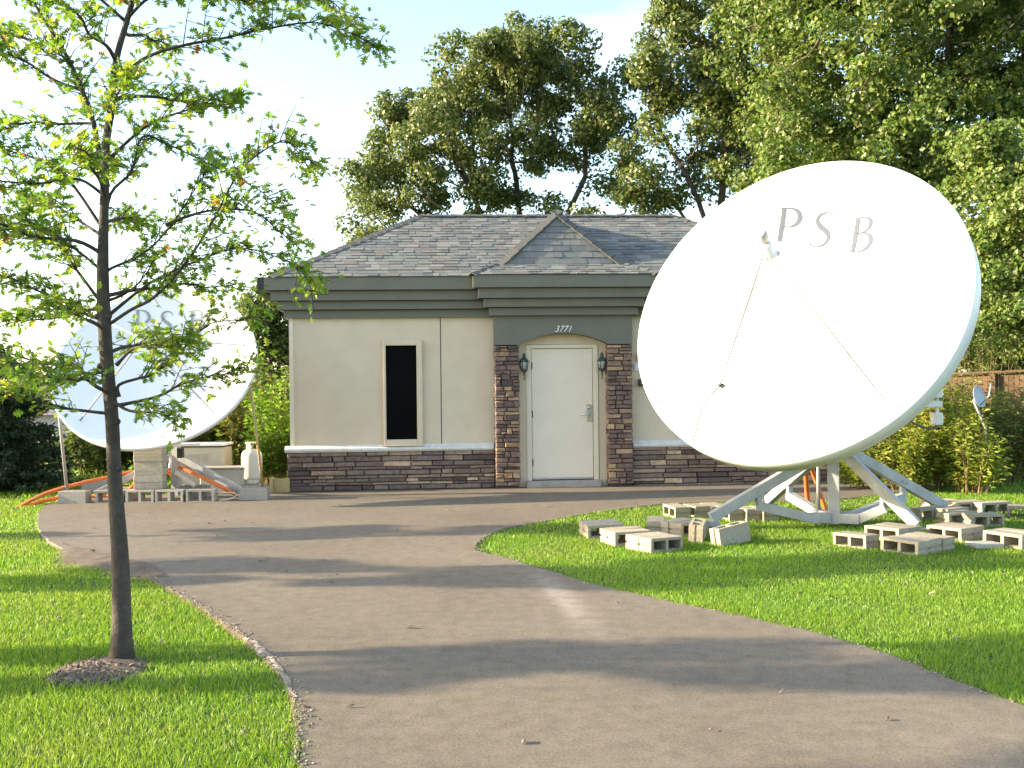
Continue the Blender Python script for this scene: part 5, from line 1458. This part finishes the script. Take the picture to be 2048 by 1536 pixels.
for x, y, h, rad, st, mat, lab in (
    (5.15, 15.1, 0.75, 0.38, 26, 'leaf_weed', 'low yellow-green weeds at the left end of the thicket'),
    (5.62, 14.75, 1.00, 0.42, 34, 'leaf_weed', 'bright weeds with bare lower stems nearest the lawn'),
    (6.10, 14.95, 1.50, 0.45, 44, 'leaf_weed', 'tall bright weeds below the white equipment boxes'),
    (6.55, 15.25, 1.80, 0.50, 48, 'leaf_weed', 'tallest bright weeds left of the small grey dish'),
    (6.42, 14.42, 1.02, 0.42, 40, 'leaf_weed', 'waist-high weeds round the mast of the small grey dish'),
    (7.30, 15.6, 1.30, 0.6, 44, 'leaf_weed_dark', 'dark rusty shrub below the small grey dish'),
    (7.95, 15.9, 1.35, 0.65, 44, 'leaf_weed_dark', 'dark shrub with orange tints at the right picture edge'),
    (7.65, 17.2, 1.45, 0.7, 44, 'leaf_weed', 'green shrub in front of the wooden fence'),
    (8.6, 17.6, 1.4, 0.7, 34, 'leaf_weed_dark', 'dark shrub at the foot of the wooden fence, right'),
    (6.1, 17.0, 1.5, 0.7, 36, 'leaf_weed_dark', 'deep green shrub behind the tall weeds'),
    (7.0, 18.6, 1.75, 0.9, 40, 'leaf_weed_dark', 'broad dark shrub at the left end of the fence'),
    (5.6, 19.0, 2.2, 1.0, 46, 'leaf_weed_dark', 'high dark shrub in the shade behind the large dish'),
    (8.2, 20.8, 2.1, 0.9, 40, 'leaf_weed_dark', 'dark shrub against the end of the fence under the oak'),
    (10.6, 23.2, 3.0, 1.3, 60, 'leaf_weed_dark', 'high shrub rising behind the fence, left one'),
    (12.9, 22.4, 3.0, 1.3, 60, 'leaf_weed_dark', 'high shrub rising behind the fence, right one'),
):
    shrub((x, y, 0), h, rad, st, 70, 0.085, 0.34, mat, lab, group=WG)
SG = 'shrubs behind the smaller dish'
for x, y, h, rad, st, per, leaf, mat, lab in (
    (-3.92, 16.75, 1.62, 0.48, 44, 60, 0.085, 'leaf_bright', 'vivid green bush at the left corner of the building'),
    (-7.75, 19.2, 1.05, 0.75, 40, 60, 0.11, 'leaf_shrub', 'sunlit shrub right of the spruce beside the left stay pole'),
    (-6.75, 19.4, 1.0, 0.7, 36, 55, 0.11, 'leaf_shrub', 'shrub seen between young trunk and block pillar'),
    (-5.75, 18.6, 1.5, 0.8, 44, 60, 0.11, 'leaf_weed_dark', 'dark hedge plant behind the beige cabinet'),
    (-4.75, 18.2, 1.7, 0.75, 44, 60, 0.11, 'leaf_weed_dark', 'dark hedge plant behind the gas cylinder'),
    (-4.3, 19.0, 2.1, 0.8, 46, 60, 0.11, 'leaf_shrub', 'tall shrub rising above the vivid green bush'),
    (-8.9, 24.0, 0.9, 1.2, 50, 60, 0.14, 'leaf_shrub', 'far shrub on the slope left of the sunlit shrub'),
):
    shrub((x, y, 0), h, rad, st, per, leaf, 0.6, mat, lab, group=SG, droop=0.35)

def spruce(loc, h, rad, label):
    loc = np.array(loc, float); e = empty('spruce_tree', loc); tag(e, label, 'tree', 'spruces at the left')
    mb = MB(); mb.tube([(0, 0, -0.05), (0, 0, h * 0.5), (0, 0, h)], [0.05, 0.03, 0.006], 7); mb.build('trunk', 'bark', e)
    Cs = []; Ds = []; z = 0.08; mb = MB()
    while z < h * 0.98:
        L_ = rad * (1 - z / h) ** 0.8 + 0.05; nb = 8 if z < h * 0.7 else 5
        for i in range(nb):
            a = random.uniform(0, 6.283); l = L_ * random.uniform(0.75, 1.12); d = np.array([math.cos(a), math.sin(a), -0.18 if z < h * .6 else 0.15])
            t = rng.uniform(0.1, 1, 150)[:, None]
            p = np.array([0, 0, z]) + d * l * t + np.array([0, 0, 0.16]) * l * t ** 2
            sd = rng.normal(0, 1, (150, 3)) * np.array([1, 1, 0.45]); sd /= np.linalg.norm(sd, axis=1, keepdims=True)
            w = 0.16 * (1.15 - t)
            Cs.append(p + sd * w * rng.random((150, 1))); Ds.append(sd + d * 0.8 + np.array([0, 0, -0.15]))
            mb.tube([(0, 0, z), tuple(np.array([0, 0, z]) + d * l * .5 + np.array([0, 0, .04]) * l), tuple(np.array([0, 0, z]) + d * l + np.array([0, 0, .16]) * l)], [0.012, 0.008, 0.003], 4, False)
        z += 0.085
    mb.build('branches', 'bark', e)
    leaf_cloud('crown', np.concatenate(Cs), np.concatenate(Ds), 0.075, 'needles', e, 0.3, 0.8, 'stuff')
spruce((-7.75, 16.2, 0), 1.95, 0.85, 'dark spruce behind the orange conduits at the left')
spruce((-8.75, 15.9, 0), 2.25, 0.95, 'dark spruce cut by the left picture edge')
spruce((-9.3, 18.0, -0.1), 2.4, 1.0, 'spruce standing behind the other two at the left')

# ------------------------------------------------------------------ young oak beside the driveway
TRUNK = [(0, -2), (-1, 52), (-4, 102), (-5, 140), (-7, 173), (-8, 202), (-8, 226), (-7, 252), (-6, 273), (-5, 302), (-2, 323), (1, 353), (7, 376), (12, 397), (16, 435), (18, 488), (20, 533)]
LEADER = [(-6, 279), (-10, 302), (-12, 316), (-17, 333), (-25, 353), (-37, 373), (-48, 394), (-58, 420), (-63, 456)]
BR_R = [
 ([(-8, 226), (-4, 231), (14, 240), (29, 256), (43, 278), (51, 291)], 0.2), ([(29, 256), (43, 261), (60, 264), (83, 262), (99, 249), (108, 243)], -0.15),
 ([(-8, 196), (9, 206), (24, 213), (43, 231), (60, 254), (74, 278), (83, 288), (103, 299), (112, 293), (119, 283)], -0.25), ([(-7, 252), (-4, 275), (7, 289), (13, 310), (28, 306), (57, 292), (78, 281), (89, 270)], 0.4),
 ([(0, 342), (20, 355), (43, 361), (66, 364), (89, 368), (117, 371), (133, 367), (147, 361), (158, 354)], -0.1), ([(12, 394), (34, 403), (60, 400), (93, 397), (119, 400), (134, 388)], 0.3),
 ([(7, 378), (25, 388), (52, 385), (75, 379), (93, 373)], -0.5), ([(0, 155), (0, 162), (12, 166), (19, 168), (32, 178), (41, 187), (53, 198), (70, 200), (76, 201)], 0.1),
 ([(-1, 174), (11, 183), (26, 184), (38, 184), (47, 187)], -0.6), ([(0, 150), (20, 155), (32, 162), (48, 167), (59, 169), (72, 176)], 0.5), ([(-3, 152), (7, 147), (19, 146), (29, 145), (38, 141)], -0.4),
 ([(-8, 211), (1, 217), (8, 226), (16, 243)], 1.2), ([(-7, 202), (16, 223), (43, 238), (66, 246), (93, 238), (105, 226)], 0.45), ([(-6, 294), (13, 317), (31, 329), (46, 335), (60, 341)], 0.7), ([(16, 435), (46, 450), (81, 447), (111, 441)], 0.2)]
BR_L = [
 ([(-12, 316), (-17, 317), (-38, 318), (-55, 320), (-72, 317), (-96, 314)], 0.25), ([(-19, 336), (-34, 341), (-49, 351), (-62, 355), (-72, 358), (-99, 364)], -0.35), ([(-7, 252), (-23, 276), (-34, 289), (-54, 299), (-72, 304), (-102, 317)], 0.1),
 ([(-8, 223), (-10, 230), (-23, 242), (-38, 253), (-55, 260), (-72, 263), (-102, 273)], -0.3), ([(-8, 208), (-24, 227), (-29, 233), (-41, 247), (-62, 252), (-78, 255), (-99, 264)], 0.45), ([(-9, 202), (-17, 203), (-31, 212), (-48, 219), (-61, 226), (-84, 238)], -0.1),
 ([(-8, 202), (-15, 207), (-39, 203), (-58, 202), (-72, 201), (-90, 196)], 0.35), ([(-7, 170), (-19, 169), (-22, 173), (-43, 176), (-58, 181), (-72, 184), (-96, 193)], -0.3), ([(-18, 168), (-28, 164), (-42, 165), (-58, 168), (-72, 164)], 0.3),
 ([(-4, 145), (-19, 147), (-31, 149), (-48, 154), (-63, 155), (-72, 154), (-87, 155)], -0.15), ([(-6, 273), (-19, 282), (-37, 277), (-58, 277), (-81, 282)], -0.8), ([(-25, 353), (-40, 358), (-55, 370), (-69, 376), (-87, 382)], 0.6), ([(7, 376), (-10, 391), (-28, 403), (-46, 409)], -0.5), ([(-7, 249), (-28, 261), (-49, 273), (-69, 279), (-90, 288)], 0.9)]
# limbs towards and away from the viewer
BR_Y = []
for k in range(16):
    z = 160 + k * 19; a = math.pi / 2 * (1 if k % 2 else -1) + random.uniform(-0.9, 0.9); l = random.uniform(60, 105) * (1 - 0.025 * k)
    BR_Y.append((z, a, l))
yt = empty('young_oak', (-2.32, 6.06, 0.0))
tag(yt, 'slim young oak with airy lobed leaves beside the driveway', 'tree', 'young oaks along the driveway')
def cm(pts, k):
    x0 = pts[0][0]
    return [Vector((x / 100, k * (x - x0) / 100 * (1 if x >= x0 else -1) * 0.9, z / 100)) for x, z in pts]
tr_pts = smooth_path([Vector((x / 100, 0.03 * math.sin(z / 60), z / 100)) for x, z in TRUNK], 4)
def trunk_r(z): return float(np.interp(z, [0, 0.06, 0.25, 1.0, 1.5, 2.1, 2.6, 3.4, 4.2, 5.4], [0.080, 0.064, 0.056, 0.042, 0.038, 0.038, 0.027, 0.020, 0.013, 0.003]))
mb = MB(); mb.tube(tr_pts, [trunk_r(p.z) for p in tr_pts], 18)
for z, a in ((2.02, 0.4), (2.02, 2.6), (1.38, 0.2), (1.16, 0.1), (1.70, 3.4)):      # swollen collars and scars
    c = min(tr_pts, key=lambda p: abs(p.z - z)); r0 = trunk_r(z)
    mb.lathe([(0.010, -0.02), (r0 * 0.55, 0.0), (r0 * 0.5, r0 * 0.6), (0.012, r0 * 0.9)], c + Vector((math.cos(a), -0.4, 0)) * r0 * 0.55, (math.cos(a), -0.5, 0.25), 10)
mb.build('trunk', 'bark_young', yt)
limbs = []      # (points, r0)
ld_pts = smooth_path([Vector((x / 100, -0.12 * (i / 8), z / 100)) for i, (x, z) in enumerate(LEADER)], 4)
limbs.append((ld_pts, 0.019))
for lst in (BR_R, BR_L):
    for pts, k in lst:
        limbs.append((smooth_path(cm(pts, k), 4), 0.0105))
for z, a, l in BR_Y:
    p0 = min(tr_pts, key=lambda p: abs(p.z - z / 100)); P = [p0]
    for i in range(1, 6):
        P.append(p0 + Vector((math.cos(a) * l * i / 500, math.sin(a) * l * i / 500, (0.16 * i - 0.017 * i * i) * l / 300)) + Vector((random.uniform(-.02, .02),) * 3))
    limbs.append((smooth_path(P, 4), 0.013))
leafC, leafD, leafS = [], [], []
def twig_leaves(a, b, n_):
    d = (b - a)
    for i in range(n_):
        t = random.uniform(0.1, 1.1); p = a.lerp(b, t) + Vector((random.gauss(0, .012), random.gauss(0, .012), random.gauss(0, .012)))
        v = d.normalized() * random.uniform(0.1, 0.9) + Vector((random.gauss(0, .7), random.gauss(0, .7), random.gauss(-0.15, .55)))
        leafC.append(p); leafD.append(v.normalized()); leafS.append(random.uniform(0.04, 0.075))
for bi, (P, r0) in enumerate(limbs):
    L_ = sum((P[i + 1] - P[i]).length for i in range(len(P) - 1)); n_ = len(P)
    mb = MB(); mb.tube(P, [max(0.0035, r0 * (1 - 0.85 * i / (n_ - 1))) * (1.25 if i == 0 else 1) for i in range(n_)], 8)
    br = mb.build('branch', 'bark_young', yt)
    tw = MB(); cnt = max(5, int(L_ / 0.031)); any_ = False
    for i in range(cnt):
        t = 0.22 + 0.78 * (i + random.random()) / cnt
        f = t * (n_ - 1); j = min(int(f), n_ - 2); p = P[j].lerp(P[j + 1], f - j); d = (P[j + 1] - P[j]).normalized()
        sd = d.cross(Vector((random.gauss(0, .6), random.gauss(0, .6), 1))).normalized() * (1 if i % 2 else -1)
        ln = random.uniform(0.08, 0.34) * (1.05 - 0.4 * t)
        q_ = p + (d * random.uniform(0.3, 0.9) + sd * random.uniform(0.4, 0.9) + Vector((0, 0, random.uniform(-0.25, 0.45)))).normalized() * ln
        m_ = p.lerp(q_, 0.5) + Vector((0, 0, 0.012)); tw.tube([p, m_, q_ + Vector((0, 0, -0.01))], [0.0035, 0.0026, 0.0012], 5, False); any_ = True
        twig_leaves(p, q_, random.choice((3, 4, 5, 6)))
        if ln > 0.17:
            q3 = m_ + (sd * -0.6 + d * 0.8 + Vector((0, 0, random.uniform(-.3, .3)))).normalized() * ln * 0.5
            tw.tube([m_, q3], [0.0024, 0.0011], 4, False); twig_leaves(m_, q3, 4)
    twig_leaves(P[-2], P[-1] + (P[-1] - P[-2]) * 0.6, 7)
    tw.build('twigs', 'bark_young', br)['kind'] = 'stuff'

half = [(0.0, 0.0), (0.10, 0.012), (0.20, 0.03), (0.24, 0.20), (0.32, 0.09), (0.42, 0.33), (0.48, 0.40), (0.50, 0.10), (0.62, 0.30), (0.70, 0.38), (0.70, 0.09), (0.82, 0.20), (0.88, 0.16), (0.90, 0.06), (1.0, 0.0)]
LT = [(x, y, 0.25 * y - 0.12 * x * x) for x, y in half] + [(x, -y, 0.25 * y - 0.12 * x * x) for x, y in half[1:-1]]
nh = len(half)
LF1 = tuple(range(nh)); LF2 = (0, nh - 1) + tuple(nh + i for i in reversed(range(nh - 2)))
LTn = np.array(LT)
nL = len(leafC)
Cn = np.array([tuple(p) for p in leafC]); Dn = np.array([tuple(p) for p in leafD]); Sn = np.array(leafS)
upv = rng.normal(0, 0.6, (nL, 3)) + np.array([0, 0, 1.0])
Sd = np.cross(upv, Dn); Sd /= np.linalg.norm(Sd, axis=1, keepdims=True) + 1e-9; Un = np.cross(Dn, Sd)
# 300 leaves nearest the viewer are single pieces, the rest one mass
order = np.argsort(Cn[:, 1] - 0.0 * Cn[:, 2] + np.where((np.abs(Cn[:, 0]) < 1.3) & (Cn[:, 2] < 3.7), 0, 10))
single = order[:300]; mass = order[300:]
LM = bpy.data.meshes.new('leaf'); LM.from_pydata([tuple(v) for v in LT], [], [LF1, LF2]); LM.update(); LM.materials.append(M['leaf_young'])
for i in single:
    o = bpy.data.objects.new('leaf', LM); COL.objects.link(o); o.parent = yt
    mt = Matrix((Vector(Dn[i]), Vector(Sd[i]), Vector(Un[i]))).transposed().to_4x4()
    o.matrix_local = Matrix.Translation(Cn[i]) @ mt @ Matrix.Scale(Sn[i], 4)
Vv = Cn[mass][:, None] + (LTn[None, :, 0:1] * Dn[mass][:, None] + LTn[None, :, 1:2] * Sd[mass][:, None] + LTn[None, :, 2:3] * Un[mass][:, None]) * Sn[mass][:, None, None]
kv = len(LT); Ff = []
for i in range(len(mass)):
    Ff.append(tuple(i * kv + j for j in LF1)); Ff.append(tuple(i * kv + j for j in LF2))
cm_ = bpy.data.meshes.new('crown'); cm_.from_pydata(Vv.reshape(-1, 3).tolist(), [], Ff); cm_.update()
crown = link('crown', cm_, 'leaf_young', yt); crown['kind'] = 'stuff'

# more young trees of the same row, left of the picture: their shade falls across lawn and driveway
def row_tree(x, y, lobes, leaves, label):
    oak((x, y, 0), [[(x, y, -0.05), (x + 0.02, y, 1.4), (x, y, lobes[0][2])]], lobes, 240, 0.16, label, 'leaf_young', leaves, 0.10, clump=0.08, dy=0.05, puff=0.2, name='young_oak', group='young oaks along the driveway', bark='bark_young', minr=0.05, tip=0.007)
row_tree(-13.0, 5.40, [(-13, 5.3, 2.3, 0.48), (-13, 5.5, 3.0, 0.58), (-12.9, 5.4, 3.8, 0.60), (-13, 5.2, 4.6, 0.50), (-13, 5.6, 5.3, 0.42)], 5600, 'young oak of the row left of the picture, second nearest')
row_tree(-13.4, 8.40, [(-13.4, 8.2, 2.4, 0.60), (-13.4, 8.6, 3.0, 0.72), (-13.4, 8.3, 3.9, 0.72), (-13.4, 8.6, 4.7, 0.55), (-13.4, 8.2, 5.3, 0.4)], 6200, 'young oak of the row left of the picture, third from the viewer')
row_tree(-13.8, 10.8, [(-13.8, 10.8, 2.5, 0.40), (-13.8, 10.9, 3.2, 0.50), (-13.8, 10.7, 4.0, 0.48), (-13.8, 10.8, 4.8, 0.40)], 3600, 'young oak of the row left of the picture, farthest from the viewer')
row_tree(-15.5, 3.75, [(-15.5, 3.75, 5.1, 0.32), (-15.5, 3.8, 5.6, 0.35), (-15.5, 3.7, 6.1, 0.3)], 2600, 'tallest young oak of the row left of the picture, nearest the viewer')
